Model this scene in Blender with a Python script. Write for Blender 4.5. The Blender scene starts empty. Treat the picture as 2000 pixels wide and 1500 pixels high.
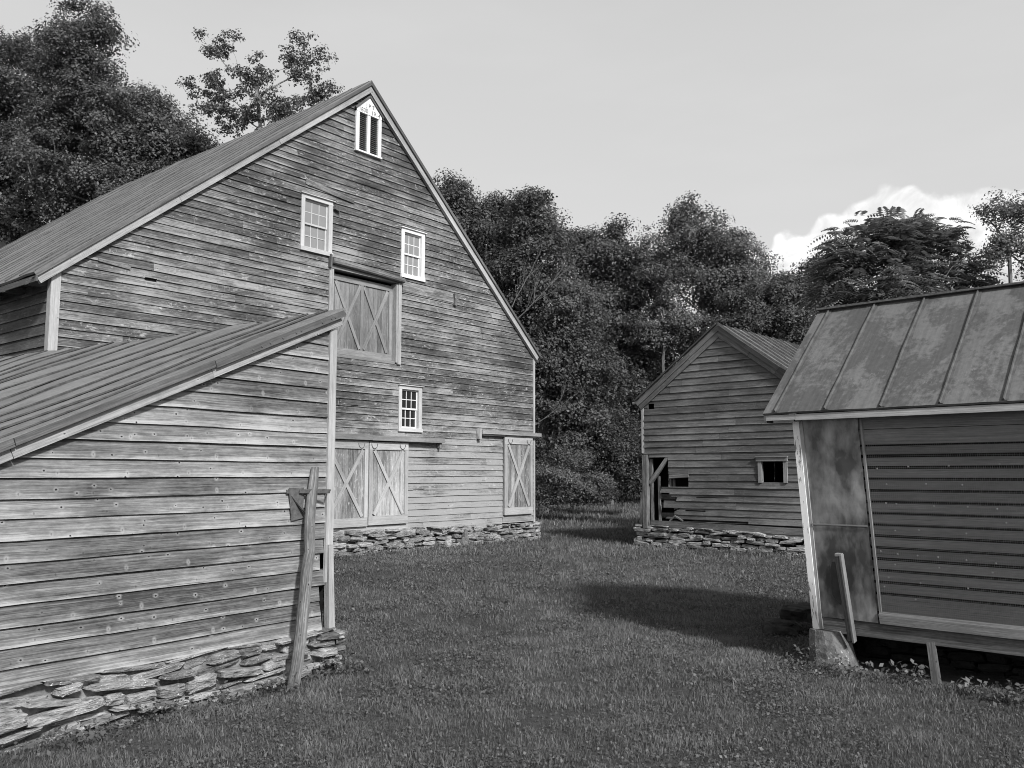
import bpy, math, random
import numpy as np
from mathutils import Vector, Matrix, noise as mn

scn = bpy.context.scene
# ------------------------------------------------------------------ camera
EYE = 1.6
PITCH = math.atan(175/1700)
cam = bpy.data.cameras.new('camera'); camo = bpy.data.objects.new('camera', cam)
scn.collection.objects.link(camo); scn.camera = camo
cam.sensor_width = 36.0; cam.sensor_fit = 'HORIZONTAL'; cam.lens = 36*1700/2000
cam.clip_start = 0.1; cam.clip_end = 3000
camo.location = (0, 0, EYE); camo.rotation_euler = (math.pi/2 + PITCH, 0, 0)
try: scn.cycles.filter_width = 1.0
except Exception: pass
scn.render.resolution_x = 1024; scn.render.resolution_y = 768

# ------------------------------------------------------------------ light and exposure
SUN_EL = math.radians(35.5); SX, SY = 0.51, -0.860
sun = bpy.data.lights.new('sun', 'SUN'); suno = bpy.data.objects.new('sun', sun)
scn.collection.objects.link(suno)
sun.energy = 4.4; sun.angle = math.radians(5.5); sun.color = (1, 1, 1)
sd = Vector((SX*math.cos(SUN_EL), SY*math.cos(SUN_EL), math.sin(SUN_EL)))
suno.rotation_euler = sd.to_track_quat('Z', 'Y').to_euler(); suno.location = sd*50

scn.view_settings.view_transform = 'Standard'; scn.view_settings.look = 'None'
scn.view_settings.exposure = 0.25; scn.view_settings.gamma = 1.0

def nd(nt, typ, ins=None, **props):
    n = nt.nodes.new(typ)
    for k, v in props.items(): setattr(n, k, v)
    for k, v in (ins or {}).items():
        s = n.inputs[k]
        if isinstance(v, bpy.types.NodeSocket): nt.links.new(v, s)
        else: s.default_value = v
    return n
def mth(nt, op, a, b=0.0, c=0.0, clamp=False):
    n = nt.nodes.new('ShaderNodeMath'); n.operation = op; n.use_clamp = clamp
    for i, v in enumerate((a, b, c)):
        if isinstance(v, bpy.types.NodeSocket): nt.links.new(v, n.inputs[i])
        else: n.inputs[i].default_value = v
    return n.outputs[0]
def rng(nt, v, a, b, c=0.0, d=1.0, smooth=False):
    n = nd(nt, 'ShaderNodeMapRange', {'Value': v, 'From Min': a, 'From Max': b, 'To Min': c, 'To Max': d})
    if smooth: n.interpolation_type = 'SMOOTHSTEP'
    return n.outputs[0]
def xyz(nt, x, y, z):
    return nd(nt, 'ShaderNodeCombineXYZ', {0: x, 1: y, 2: z}).outputs[0]
def nz(nt, vec, scale=1.0, detail=4.0, rough=0.55, dist=0.0):
    return nd(nt, 'ShaderNodeTexNoise', {'Vector': vec, 'Scale': scale, 'Detail': detail, 'Roughness': rough, 'Distortion': dist}).outputs['Fac']
def mixf(nt, f, a, b):
    n = nt.nodes.new('ShaderNodeMix'); n.data_type = 'FLOAT'
    for s, v in ((n.inputs[0], f), (n.inputs[2], a), (n.inputs[3], b)):
        if isinstance(v, bpy.types.NodeSocket): nt.links.new(v, s)
        else: s.default_value = v
    return n.outputs[0]
def grey(nt, v): return xyz(nt, v, v, v)

# ------------------------------------------------------------------ sky (black-and-white photograph: neutral light)
w = bpy.data.worlds.new('World'); scn.world = w; w.use_nodes = True
nt = w.node_tree; nt.nodes.clear()
sky = nd(nt, 'ShaderNodeTexSky', sky_type='NISHITA', sun_disc=False)
sky.sun_elevation = SUN_EL; sky.sun_rotation = math.atan2(SX, SY); sky.dust_density = 2.5; sky.air_density = 1.0; sky.ozone_density = 1.0
bw = nd(nt, 'ShaderNodeRGBToBW', {0: sky.outputs[0]}).outputs[0]
tc = nd(nt, 'ShaderNodeTexCoord'); sp = nd(nt, 'ShaderNodeSeparateXYZ', {0: tc.outputs['Generated']})
dx, dy, dz = sp.outputs
az = mth(nt, 'ARCTAN2', dx, dy); el = mth(nt, 'ARCSINE', dz)
# cumulus bank low over the trees: its top as a function of azimuth, billowed by noise
crv = nd(nt, 'ShaderNodeFloatCurve'); cm = crv.mapping.curves[0]
pts = [(0.0, 0.0), (.30, .05), (.44, .10), (.478, .20), (.492, .252), (.503, .260), (.514, .256), (.526, .242), (.54, .256), (.556, .262), (.566, .262), (.576, .277), (.59, .284), (.607, .286), (.618, .290), (.630, .297), (.650, .298), (.660, .289), (.675, .283), (.69, .283), (.711, .282), (.75, .27), (.80, .24), (1.0, .2)]
cm.points[0].location = pts[0]; cm.points[1].location = pts[-1]
for p_ in pts[1:-1]: cm.points.new(*p_)
crv.mapping.update()
nt.links.new(rng(nt, az, -0.4, 0.9, 0, 1), crv.inputs['Value'])   # azimuth in radians -> curve
b1 = nz(nt, xyz(nt, mth(nt, 'MULTIPLY', az, 1.0), el, 0.3), 42, 6, 0.55)
b2 = nz(nt, xyz(nt, az, mth(nt, 'MULTIPLY', el, 1.3), 5.1), 20, 6, 0.6, .5)
vor = nd(nt, 'ShaderNodeTexVoronoi', {'Vector': xyz(nt, az, el, 0.0), 'Scale': 46.0}, feature='SMOOTH_F1').outputs['Distance']
edge = mth(nt, 'SUBTRACT', mth(nt, 'ADD', crv.outputs[0], mth(nt, 'MULTIPLY', mth(nt, 'SUBTRACT', b1, .5), 0.020)), el)
edge = mth(nt, 'ADD', edge, mth(nt, 'MULTIPLY', mth(nt, 'SUBTRACT', 0.4, vor), 0.022))
cmask = rng(nt, edge, -0.003, 0.007, 0, 1, True)
core = mth(nt, 'MULTIPLY', cmask, rng(nt, edge, 0.0, 0.10, 1.0, 0.35))
inner = mixf(nt, rng(nt, b2, 0.38, 0.60), 0.86, 1.17)
cl = mth(nt, 'MULTIPLY', inner, rng(nt, edge, 0.0, 0.09, 1.0, 0.80))
SKYK = 0.115
skyb = mth(nt, 'MULTIPLY', bw, SKYK)
# even the sky out a little, as the red-filtered hazy summer sky of the photograph
hz = rng(nt, el, 0.45, 0.95, 1, 0, True)
skyb = mixf(nt, mth(nt, 'MULTIPLY', hz, 0.65), mth(nt, 'MULTIPLY', skyb, rng(nt, el, .45, .95, 1.28, 1.05)), 0.69)
thin = mth(nt, 'MULTIPLY', rng(nt, nz(nt, xyz(nt, mth(nt, 'MULTIPLY', az, 1.2), mth(nt, 'MULTIPLY', el, 4.0), 2.0), 2.2, 4, .55), .5, .8), 0.03)
skyb = mth(nt, 'ADD', skyb, thin)
fin = mixf(nt, mth(nt, 'MULTIPLY', cmask, 0.93), skyb, mth(nt, 'MULTIPLY', cl, 0.86))
bg = nd(nt, 'ShaderNodeBackground', {0: grey(nt, fin), 1: 1.0})
nt.links.new(bg.outputs[0], nd(nt, 'ShaderNodeOutputWorld').inputs[0])

# ------------------------------------------------------------------ materials
def newmat(name):
    m = bpy.data.materials.new(name); m.use_nodes = True
    m.node_tree.nodes.clear(); return m, m.node_tree
def finish(nt, col, rough=.85, bump=None, bstr=.4, bdist=.01, metal=0.0, spec=.3):
    ins = {'Base Color': grey(nt, col) if isinstance(col, bpy.types.NodeSocket) else (col, col, col, 1), 'Roughness': rough, 'Metallic': metal, 'Specular IOR Level': spec}
    p = nd(nt, 'ShaderNodeBsdfPrincipled', ins)
    if bump is not None:
        b = nd(nt, 'ShaderNodeBump', {'Height': bump, 'Strength': bstr, 'Distance': bdist})
        nt.links.new(b.outputs[0], p.inputs['Normal'])
    nt.links.new(p.outputs[0], nd(nt, 'ShaderNodeOutputMaterial').inputs[0])
    return p

def wood(name, dark, mid, light, rndk=.35, knots=0.0, flecks=0.0, edge=.25, bleach=None, contrast=1.0, nails=0.0):
    m, nt = newmat(name)
    uv = nd(nt, 'ShaderNodeUVMap', uv_map='uv').outputs[0]; ax = nd(nt, 'ShaderNodeUVMap', uv_map='aux').outputs[0]
    u, v, _ = nd(nt, 'ShaderNodeSeparateXYZ', {0: uv}).outputs
    bv, rn, _ = nd(nt, 'ShaderNodeSeparateXYZ', {0: ax}).outputs
    warp = mth(nt, 'MULTIPLY', mth(nt, 'SUBTRACT', nz(nt, xyz(nt, u, mth(nt, 'MULTIPLY', v, 4), rn), 2.5, 2), .5), .02)
    vw = mth(nt, 'ADD', v, warp)
    g1 = nz(nt, xyz(nt, mth(nt, 'MULTIPLY', u, .8), mth(nt, 'MULTIPLY', vw, 75), mth(nt, 'MULTIPLY', rn, 37)), 1.0, 7, .72)
    g3 = nz(nt, xyz(nt, mth(nt, 'MULTIPLY', u, 14), mth(nt, 'MULTIPLY', v, 40), rn), 1.0, 5, .7)
    g2 = nz(nt, xyz(nt, mth(nt, 'MULTIPLY', u, 5), mth(nt, 'MULTIPLY', vw, 260), mth(nt, 'MULTIPLY', rn, 17)), 1.0, 3, .6)
    pt = nz(nt, xyz(nt, mth(nt, 'MULTIPLY', u, 1.1), mth(nt, 'MULTIPLY', v, 4), mth(nt, 'MULTIPLY', rn, 11)), 1.3, 5, .6, .4)
    t = mth(nt, 'ADD', mth(nt, 'MULTIPLY', mth(nt, 'SUBTRACT', g1, .5), 1.15*contrast), mth(nt, 'MULTIPLY', mth(nt, 'SUBTRACT', g2, .5), .75*contrast))
    t = mth(nt, 'ADD', t, mth(nt, 'MULTIPLY', mth(nt, 'SUBTRACT', pt, .5), 0.75*contrast))
    t = mth(nt, 'ADD', t, mth(nt, 'MULTIPLY', mth(nt, 'SUBTRACT', g3, .5), .5*contrast))
    big = nz(nt, nd(nt, 'ShaderNodeTexCoord').outputs['Object'], .55, 3, .55)
    t = mth(nt, 'ADD', t, mth(nt, 'MULTIPLY', mth(nt, 'SUBTRACT', big, .5), .9*contrast))
    t = mth(nt, 'ADD', t, mth(nt, 'MULTIPLY', mth(nt, 'SUBTRACT', rn, .5), rndk))
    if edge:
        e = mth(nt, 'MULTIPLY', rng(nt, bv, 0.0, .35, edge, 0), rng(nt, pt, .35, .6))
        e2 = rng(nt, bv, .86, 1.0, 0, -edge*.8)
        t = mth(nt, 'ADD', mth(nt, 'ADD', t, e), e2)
    if bleach:
        tco = nd(nt, 'ShaderNodeTexCoord').outputs['Object']
        ox, oy, oz = nd(nt, 'ShaderNodeSeparateXYZ', {0: tco}).outputs
        bl = mth(nt, 'ADD', oz, mth(nt, 'MULTIPLY', nz(nt, tco, 1.2, 4), 1.6))
        t = mth(nt, 'ADD', t, rng(nt, bl, bleach[0], bleach[1], bleach[2], 0))
    t = mth(nt, 'ADD', t, .5)
    r = nd(nt, 'ShaderNodeValToRGB', {0: t}); cr = r.color_ramp
    cr.elements[0].position = .1; cr.elements[0].color = (dark, dark, dark, 1)
    cr.elements[1].position = .95; cr.elements[1].color = (light, light, light, 1)
    k = cr.elements.new(.5); k.color = (mid, mid, mid, 1)
    col = nd(nt, 'ShaderNodeRGBToBW', {0: r.outputs[0]}).outputs[0]
    if flecks:
        f1 = nz(nt, xyz(nt, mth(nt, 'MULTIPLY', u, 9), mth(nt, 'MULTIPLY', v, 26), mth(nt, 'MULTIPLY', rn, 7)), 1.0, 5, .65)
        f2 = nz(nt, xyz(nt, u, v, rn), 1.6, 3)
        fm = mth(nt, 'MULTIPLY', rng(nt, f1, .57, .66), rng(nt, f2, .42, .62))
        col = mixf(nt, mth(nt, 'MULTIPLY', fm, flecks), col, light*1.5)
        fv = nz(nt, xyz(nt, mth(nt, 'MULTIPLY', u, 38), mth(nt, 'MULTIPLY', v, 7), 3.0), 1.0, 3, .6)
        col = mixf(nt, mth(nt, 'MULTIPLY', mth(nt, 'MULTIPLY', rng(nt, fv, .62, .70), rng(nt, f2, .45, .6)), flecks*.6), col, light*1.6)
    if knots:
        kv = nd(nt, 'ShaderNodeTexVoronoi', {'Vector': xyz(nt, mth(nt, 'MULTIPLY', u, .8), mth(nt, 'ADD', v, mth(nt, 'MULTIPLY', rn, 91)), 0.0), 'Scale': 9.5, 'Randomness': 1.0}, voronoi_dimensions='2D')
        kd = mth(nt, 'ADD', kv.outputs['Distance'], mth(nt, 'MULTIPLY', mth(nt, 'SUBTRACT', g3, .5), .16)); kr = nd(nt, 'ShaderNodeSeparateColor', {0: kv.outputs['Color']}).outputs[0]
        on = mth(nt, 'MULTIPLY', mth(nt, 'MULTIPLY', mth(nt, 'GREATER_THAN', kr, .6), mth(nt, 'FRACT', mth(nt, 'MULTIPLY', kr, 13.7))), knots)
        halo = mth(nt, 'MULTIPLY', rng(nt, mth(nt, 'ADD', kd, mth(nt, 'MULTIPLY', mth(nt, 'SUBTRACT', g1, .5), .5)), .05, .17, 1, 0), on)
        col = mixf(nt, mth(nt, 'MULTIPLY', halo, .5), col, light*1.35)
        col = mixf(nt, mth(nt, 'MULTIPLY', rng(nt, kd, .035, .065, 1, 0), rng(nt, on, .0, .3)), col, dark*.45)
    ck = nz(nt, xyz(nt, mth(nt, 'MULTIPLY', u, .9), mth(nt, 'MULTIPLY', vw, 60), mth(nt, 'MULTIPLY', rn, 53)), 1.6, 2, .5)
    col = mixf(nt, mth(nt, 'MULTIPLY', rng(nt, ck, .27, .33, 1, 0), .75), col, dark*.5)
    if nails:
        # nail heads in rows at the stud spacing, near the butt edge of each board
        fu = mth(nt, 'SUBTRACT', mth(nt, 'FRACT', mth(nt, 'MULTIPLY', u, 1/.46)), .5)
        du = mth(nt, 'MULTIPLY', fu, .46); dv = mth(nt, 'SUBTRACT', v, .028)
        d = mth(nt, 'SQRT', mth(nt, 'ADD', mth(nt, 'POWER', du, 2), mth(nt, 'POWER', mth(nt, 'MULTIPLY', dv, .7), 2)))
        col = mixf(nt, mth(nt, 'MULTIPLY', rng(nt, d, .005, .02, 1, 0), mth(nt, 'MULTIPLY', rng(nt, nz(nt, xyz(nt, mth(nt, 'MULTIPLY', u, 2.1), rn, 3.0), 1.0, 1), .42, .55), nails*.8)), col, light*1.4)
        col = mixf(nt, mth(nt, 'MULTIPLY', rng(nt, d, .004, .007, 1, 0), nails), col, dark*.5)
    bh = mth(nt, 'ADD', mth(nt, 'MULTIPLY', g1, 1.0), mth(nt, 'MULTIPLY', g2, .5))
    finish(nt, col, .82, bh, .55, .006, spec=.18)
    return m

def noisemat(name, a, b, scale=6, rough=.9, detail=8, lo=.3, hi=.7, stretch=(1, 1, 1), bstr=.5, bdist=.01, spec=.2, metal=0, speck=None, auxk=0.0, coord='Object'):
    m, nt = newmat(name)
    tco = nd(nt, 'ShaderNodeTexCoord').outputs[coord]
    vec = nd(nt, 'ShaderNodeMapping', {'Vector': tco, 'Scale': stretch}).outputs[0]
    n = nz(nt, vec, scale, detail, .6)
    col = rng(nt, n, lo, hi, a, b)
    if auxk:
        ax = nd(nt, 'ShaderNodeUVMap', uv_map='aux').outputs[0]
        rn = nd(nt, 'ShaderNodeSeparateXYZ', {0: ax}).outputs[1]
        col = mth(nt, 'MULTIPLY', col, rng(nt, rn, 0, 1, 1-auxk, 1+auxk))
    if speck:
        s = nz(nt, tco, speck[0], 4, .6)
        s2 = nz(nt, tco, speck[0]*.12, 2)
        col = mixf(nt, mth(nt, 'MULTIPLY', rng(nt, s, speck[1], speck[1]+.05), rng(nt, s2, .45, .6)), col, speck[2])
    finish(nt, col, rough, n, bstr, bdist, metal, spec)
    return m

def metalroof(name, a, b, c, big=1.0, rough=.5):
    m, nt = newmat(name)
    uv = nd(nt, 'ShaderNodeUVMap', uv_map='uv').outputs[0]
    u, v, _ = nd(nt, 'ShaderNodeSeparateXYZ', {0: uv}).outputs
    n1 = nz(nt, xyz(nt, u, mth(nt, 'MULTIPLY', v, .55), 0.0), 2.6*big, 8, .62, .6)
    n2 = nz(nt, xyz(nt, u, mth(nt, 'MULTIPLY', v, .8), 4.0), 22*big, 5, .7)
    n3 = nz(nt, xyz(nt, mth(nt, 'MULTIPLY', u, 30), v, 1.0), 1.3, 3, .6)
    stain_shade = rng(nt, mth(nt, 'ADD', n1, mth(nt, 'MULTIPLY', mth(nt, 'SUBTRACT', n2, .5), .28)), .46, .54)
    col = mixf(nt, stain_shade, b, a)
    col = mth(nt, 'MULTIPLY', col, rng(nt, n2, .25, .75, .8, 1.2))
    col = mth(nt, 'MULTIPLY', col, rng(nt, n3, .3, .7, .86, 1.14))
    n4 = nz(nt, xyz(nt, mth(nt, 'MULTIPLY', u, 1.6), mth(nt, 'MULTIPLY', v, .7), 8.0), 34*big, 5, .7)
    wh = mth(nt, 'MULTIPLY', rng(nt, n4, .56, .64), rng(nt, nz(nt, xyz(nt, u, v, 3.0), 1.7*big, 3), .48, .62))
    col = mixf(nt, mth(nt, 'MULTIPLY', wh, .7), col, c)
    finish(nt, col, rough, n2, .25, .004, 0.0, .35)
    return m

M = {}
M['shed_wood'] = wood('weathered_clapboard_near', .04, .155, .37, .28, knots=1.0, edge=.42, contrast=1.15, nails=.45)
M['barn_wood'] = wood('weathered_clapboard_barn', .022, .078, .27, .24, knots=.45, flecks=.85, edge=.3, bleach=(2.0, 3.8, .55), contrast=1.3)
M['barn_side'] = wood('weathered_clapboard_side', .035, .08, .2, .2, knots=.4, flecks=.4, edge=.25)
M['back_wood'] = wood('dark_clapboard', .045, .095, .21, .18, knots=.4, edge=.25, flecks=.2, contrast=1.1)
M['trim'] = wood('pale_trim_board', .18, .33, .50, .15, edge=0, contrast=.9)
M['rake'] = wood('weathered_rake_board', .14, .28, .46, .25, edge=0, contrast=1.1, knots=.5)
M['fascia'] = wood('dark_fascia_board', .05, .10, .20, .25, edge=0, contrast=1.0)
M['door_wood'] = wood('weathered_door_plank', .06, .20, .44, .3, edge=0, contrast=1.3, flecks=.5)
M['brace_wood'] = wood('pale_door_brace', .16, .32, .50, .25, edge=0, contrast=.9)
M['hay_wood'] = wood('hayloft_door_plank', .06, .145, .30, .2, edge=0, contrast=1.0, flecks=.3)
M['hay_brace'] = wood('hayloft_brace', .10, .19, .34, .25, edge=0, contrast=.9)
M['post_wood'] = wood('silvered_post', .045, .12, .29, .2, edge=0, contrast=1.5, knots=.6)
M['coop_slat'] = wood('coop_slat', .09, .175, .32, .2, edge=0, contrast=.7)
M['beam'] = wood('rotten_sill_beam', .05, .12, .20, .2, edge=0, contrast=1.3)
M['void'] = noisemat('dark_interior_shade', .012, .03, 5)  # near-black colour stands in for interior shade behind gaps and holes
M['stone'] = noisemat('ledge_stone', .08, .36, 9, stretch=(1, 1, 4.5), bstr=1, bdist=.04, speck=(70, .6, .62), auxk=.45)
M['stone_back'] = noisemat('back_ledge_stone', .07, .36, 7, stretch=(1, 1, 3.5), bstr=.9, bdist=.02, speck=(50, .6, .6), auxk=.5)  # footing stone of the small barn, slightly darker low tone
M['mortar'] = noisemat('crumbling_mortar', .02, .07, 12, bstr=.9, bdist=.02)
M['shed_mortar'] = noisemat('pale_lime_mortar', .01, .30, 7, bstr=.9, bdist=.02)
M['gap'] = noisemat('dark_gap_shade', .008, .03, 12)  # dark joints, and shade painted onto the crib footing stones
M['roof_shed'] = metalroof('shed_standing_seam', .165, .13, .21, 1.0, .6)
M['roof_barn'] = metalroof('barn_standing_seam', .16, .13, .20, .8, .6)
M['roof_coop'] = metalroof('coop_standing_seam', .125, .08, .19, 1.0, .5)
M['roof_back'] = metalroof('back_standing_seam', .15, .10, .22, .8, .5)
M['seam'] = noisemat('stained_shaded_seam', .03, .08, 18, .7)  # dark colour carries stain and the shadow beside each rib
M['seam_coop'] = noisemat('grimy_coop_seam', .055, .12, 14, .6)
M['iron'] = noisemat('rusty_iron', .05, .12, 30, .7, spec=.4)
M['concrete'] = noisemat('rough_concrete', .06, .19, 14, bstr=1, bdist=.02, speck=(60, .58, .5))
M['cloth'] = noisemat('dusty_glass_backing', .26, .32, 3)
M['leaf_litter'] = noisemat('dark_earth', .02, .05, 12)

# white peeling paint
m, nt = newmat('peeling_white_paint'); M['white'] = m
uv = nd(nt, 'ShaderNodeUVMap', uv_map='uv').outputs[0]
u, v, _ = nd(nt, 'ShaderNodeSeparateXYZ', {0: uv}).outputs
n1 = nz(nt, xyz(nt, mth(nt, 'MULTIPLY', u, 9), mth(nt, 'MULTIPLY', v, 60), 0.0), 1.0, 6, .65)
n2 = nz(nt, xyz(nt, u, v, 2.0), 3.0, 3)
mk = rng(nt, mth(nt, 'ADD', n1, mth(nt, 'MULTIPLY', mth(nt, 'SUBTRACT', n2, .5), .5)), .60, .63)
finish(nt, mixf(nt, mk, mixf(nt, n1, .72, .84), .18), .7, n1, .3, .003)
m, nt = newmat('white_paint'); M['paint'] = m
uv = nd(nt, 'ShaderNodeUVMap', uv_map='uv').outputs[0]
u, v, _ = nd(nt, 'ShaderNodeSeparateXYZ', {0: uv}).outputs
n1 = nz(nt, xyz(nt, mth(nt, 'MULTIPLY', u, 5), mth(nt, 'MULTIPLY', v, 50), 0.0), 1.0, 6, .65)
finish(nt, rng(nt, n1, .35, .75, .74, .42), .7, n1, .2, .003)
# worn trim around windows
M['sash'] = wood('worn_white_sash', .26, .42, .60, .1, edge=0, contrast=.9)
# glass
def glass(name, base, rough):
    m, nt = newmat(name)
    n = nz(nt, nd(nt, 'ShaderNodeTexCoord').outputs['Object'], 3, 2)
    finish(nt, rng(nt, n, .3, .7, base*.92, base*1.08), rough, n, .02, .01, 0, .6); return m
M['glass_light'] = glass('pale_window_glass', .20, .12)  # pane with a pale grey base colour
M['glass_dark'] = glass('dark_window_glass', .02, .1)
# galvanised sheet
m, nt = newmat('stained_galvanised_sheet'); M['sheet'] = m
tco = nd(nt, 'ShaderNodeTexCoord').outputs['Object']
tv = nd(nt, 'ShaderNodeMapping', {'Vector': tco, 'Scale': (1.6, 1, .75)}).outputs[0]
n1 = nz(nt, tv, 2.6, 3, .5, .3); n2 = nz(nt, tv, 13, 5, .6, .3)
col = rng(nt, mth(nt, 'ADD', mth(nt, 'MULTIPLY', n1, .75), mth(nt, 'MULTIPLY', n2, .25)), .42, .64, .09, .36)
finish(nt, col, rng(nt, n2, .3, .7, .28, .5), mth(nt, 'ADD', n1, mth(nt, 'MULTIPLY', n2, .2)), .25, .03, .55, .5)
# wire
m, nt = newmat('galvanised_wire'); M['wire'] = m; finish(nt, .14, .5, metal=.3, spec=.4)
m, nt = newmat('nail_washer'); M['washer'] = m; finish(nt, .24, .5, metal=.3, spec=.4)
m, nt = newmat('black_letter_paint'); M['letter'] = m; finish(nt, .09, .8)
# bark
M['bark'] = noisemat('bark', .06, .15, 16, stretch=(1, 1, .3), bstr=1, bdist=.03)
M['bark_pale'] = noisemat('pale_bark', .14, .30, 16, stretch=(1, 1, .3), bstr=1, bdist=.03)
def leafmat(name, a, b, trans=.35):
    m, nt = newmat(name)
    ax = nd(nt, 'ShaderNodeAttribute', attribute_name='tone').outputs['Fac']
    col = rng(nt, ax, 0, 1, a, b); g = grey(nt, col)
    d = nd(nt, 'ShaderNodeBsdfPrincipled', {'Base Color': g, 'Roughness': .5, 'Specular IOR Level': .35})
    tr = nd(nt, 'ShaderNodeBsdfTranslucent', {'Color': g})
    mx = nd(nt, 'ShaderNodeMixShader', {0: trans, 1: d.outputs[0], 2: tr.outputs[0]})
    nt.links.new(mx.outputs[0], nd(nt, 'ShaderNodeOutputMaterial').inputs[0]); return m
M['leaf'] = leafmat('maple_leaf', .055, .19, .45)
M['leaf_dark'] = leafmat('dark_maple_leaf', .03, .12, .4)
M['leaf_light'] = leafmat('ash_leaf', .07, .22, .45)
M['leaf_frond'] = leafmat('sumac_leaflet', .09, .24, .4)
M['leaf_weed'] = leafmat('weed_leaf', .06, .16)
M['grass'] = leafmat('grass_blade', .065, .215, .38)

# ------------------------------------------------------------------ mesh helpers
def look(obj, label=None, cat=None, group=None, kind=None):
    if label: obj['label'] = label
    if cat: obj['category'] = cat
    if group: obj['group'] = group
    if kind: obj['kind'] = kind
    return obj
class MB:
    def __init__(s): s.v = []; s.f = []; s.uv = []; s.ax = []
    def face(s, pts, uvs=None, aux=(.5, .5)):
        i = len(s.v); s.v.extend(tuple(p) for p in pts); s.f.append(tuple(range(i, i+len(pts))))
        if uvs is None: uvs = [(0, 0)]*len(pts)
        s.uv.extend(uvs)
        if isinstance(aux, list): s.ax.extend(aux)
        else: s.ax.extend([aux]*len(pts))
    def box(s, lo, hi, rnd=None, jit=0.0, frame=None):
        lo = Vector(lo); hi = Vector(hi); c = (lo+hi)/2; h = (hi-lo)/2
        s.obox(c, (Vector((1, 0, 0)), Vector((0, 1, 0)), Vector((0, 0, 1))), h, rnd, jit)
    def obox(s, c, axes, h, rnd=None, jit=0.0):
        if rnd is None: rnd = random.random()
        o = random.random()*40
        k = max(range(3), key=lambda i: h[i]); a, b = [i for i in range(3) if i != k]
        co = {}
        for i in (-1, 1):
            for j in (-1, 1):
                for l in (-1, 1):
                    co[i, j, l] = (c + axes[0]*(i*h[0]) + axes[1]*(j*h[1]) + axes[2]*(l*h[2]) + Vector([random.uniform(-jit, jit) for _ in range(3)]), (i*h[0], j*h[1], l*h[2]))
        def q(keys, uax):
            pts = [co[x][0] for x in keys]
            if uax == k: uvs = [(co[x][1][a]*1.0+o, co[x][1][b]+o) for x in keys]
            else:
                oth = a if uax == b else b
                uvs = [(co[x][1][k]+o, co[x][1][oth]+uax*.3+o) for x in keys]
            s.face(pts, uvs, (.5, rnd))
        for d in (-1, 1):
            q([(d, -1, -1), (d, 1, -1), (d, 1, 1), (d, -1, 1)], 0)
            q([(-1, d, -1), (1, d, -1), (1, d, 1), (-1, d, 1)], 1)
            q([(-1, -1, d), (1, -1, d), (1, 1, d), (-1, 1, d)], 2)
    def bar(s, p0, p1, w, t, nrm, rnd=None, jit=0.0):
        """board from p0 to p1, width w (in plane), thickness t along nrm; p0,p1 on the centre"""
        p0 = Vector(p0); p1 = Vector(p1); d = (p1-p0); L = d.length; d.normalize()
        n = Vector(nrm).normalized(); b = d.cross(n).normalized(); n = b.cross(d)
        s.obox((p0+p1)/2, (d, b, n), (L/2, w/2, t/2), rnd, jit)
    def tube(s, pts, rad, k=7, rnd=.5):
        rings = []
        pts = [Vector(p) for p in pts]
        for i, p in enumerate(pts):
            d = (pts[min(i+1, len(pts)-1)] - pts[max(i-1, 0)]).normalized()
            a = d.orthogonal().normalized() if i == 0 else (a0 - d*a0.dot(d)).normalized()
            a0 = a; b = d.cross(a)
            rings.append([p + (a*math.cos(2*math.pi*j/k) + b*math.sin(2*math.pi*j/k))*rad[i] for j in range(k)])
        L = 0
        for i in range(len(pts)-1):
            dl = (pts[i+1]-pts[i]).length
            for j in range(k):
                j2 = (j+1) % k
                s.face([rings[i][j], rings[i][j2], rings[i+1][j2], rings[i+1][j]],
                       [(L, j*.04), (L, (j+1)*.04), (L+dl, (j+1)*.04), (L+dl, j*.04)], (.5, rnd))
            L += dl
        s.face(rings[0][::-1], None, (.5, rnd)); s.face(rings[-1], None, (.5, rnd))
    def build(s, name, mat, parent=None, coll=None):
        me = bpy.data.meshes.new(name); me.from_pydata(s.v, [], s.f)
        ul = me.uv_layers.new(name='uv'); ul.data.foreach_set('uv', np.array(s.uv, dtype=np.float32).ravel())
        al = me.uv_layers.new(name='aux'); al.data.foreach_set('uv', np.array(s.ax, dtype=np.float32).ravel())
        me.materials.append(mat); me.update()
        o = bpy.data.objects.new(name, me); scn.collection.objects.link(o)
        if parent: o.parent = parent
        return o

def building(name, O, D, label, cat, z=0.0):
    e = bpy.data.objects.new(name, None); scn.collection.objects.link(e)
    e.location = (O[0], O[1], z); e.rotation_euler = (0, 0, math.atan2(D[1], D[0]))
    look(e, label, cat); return e

def fn(a, b, c=0.0): return mn.noise(Vector((a, b, c)))

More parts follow.
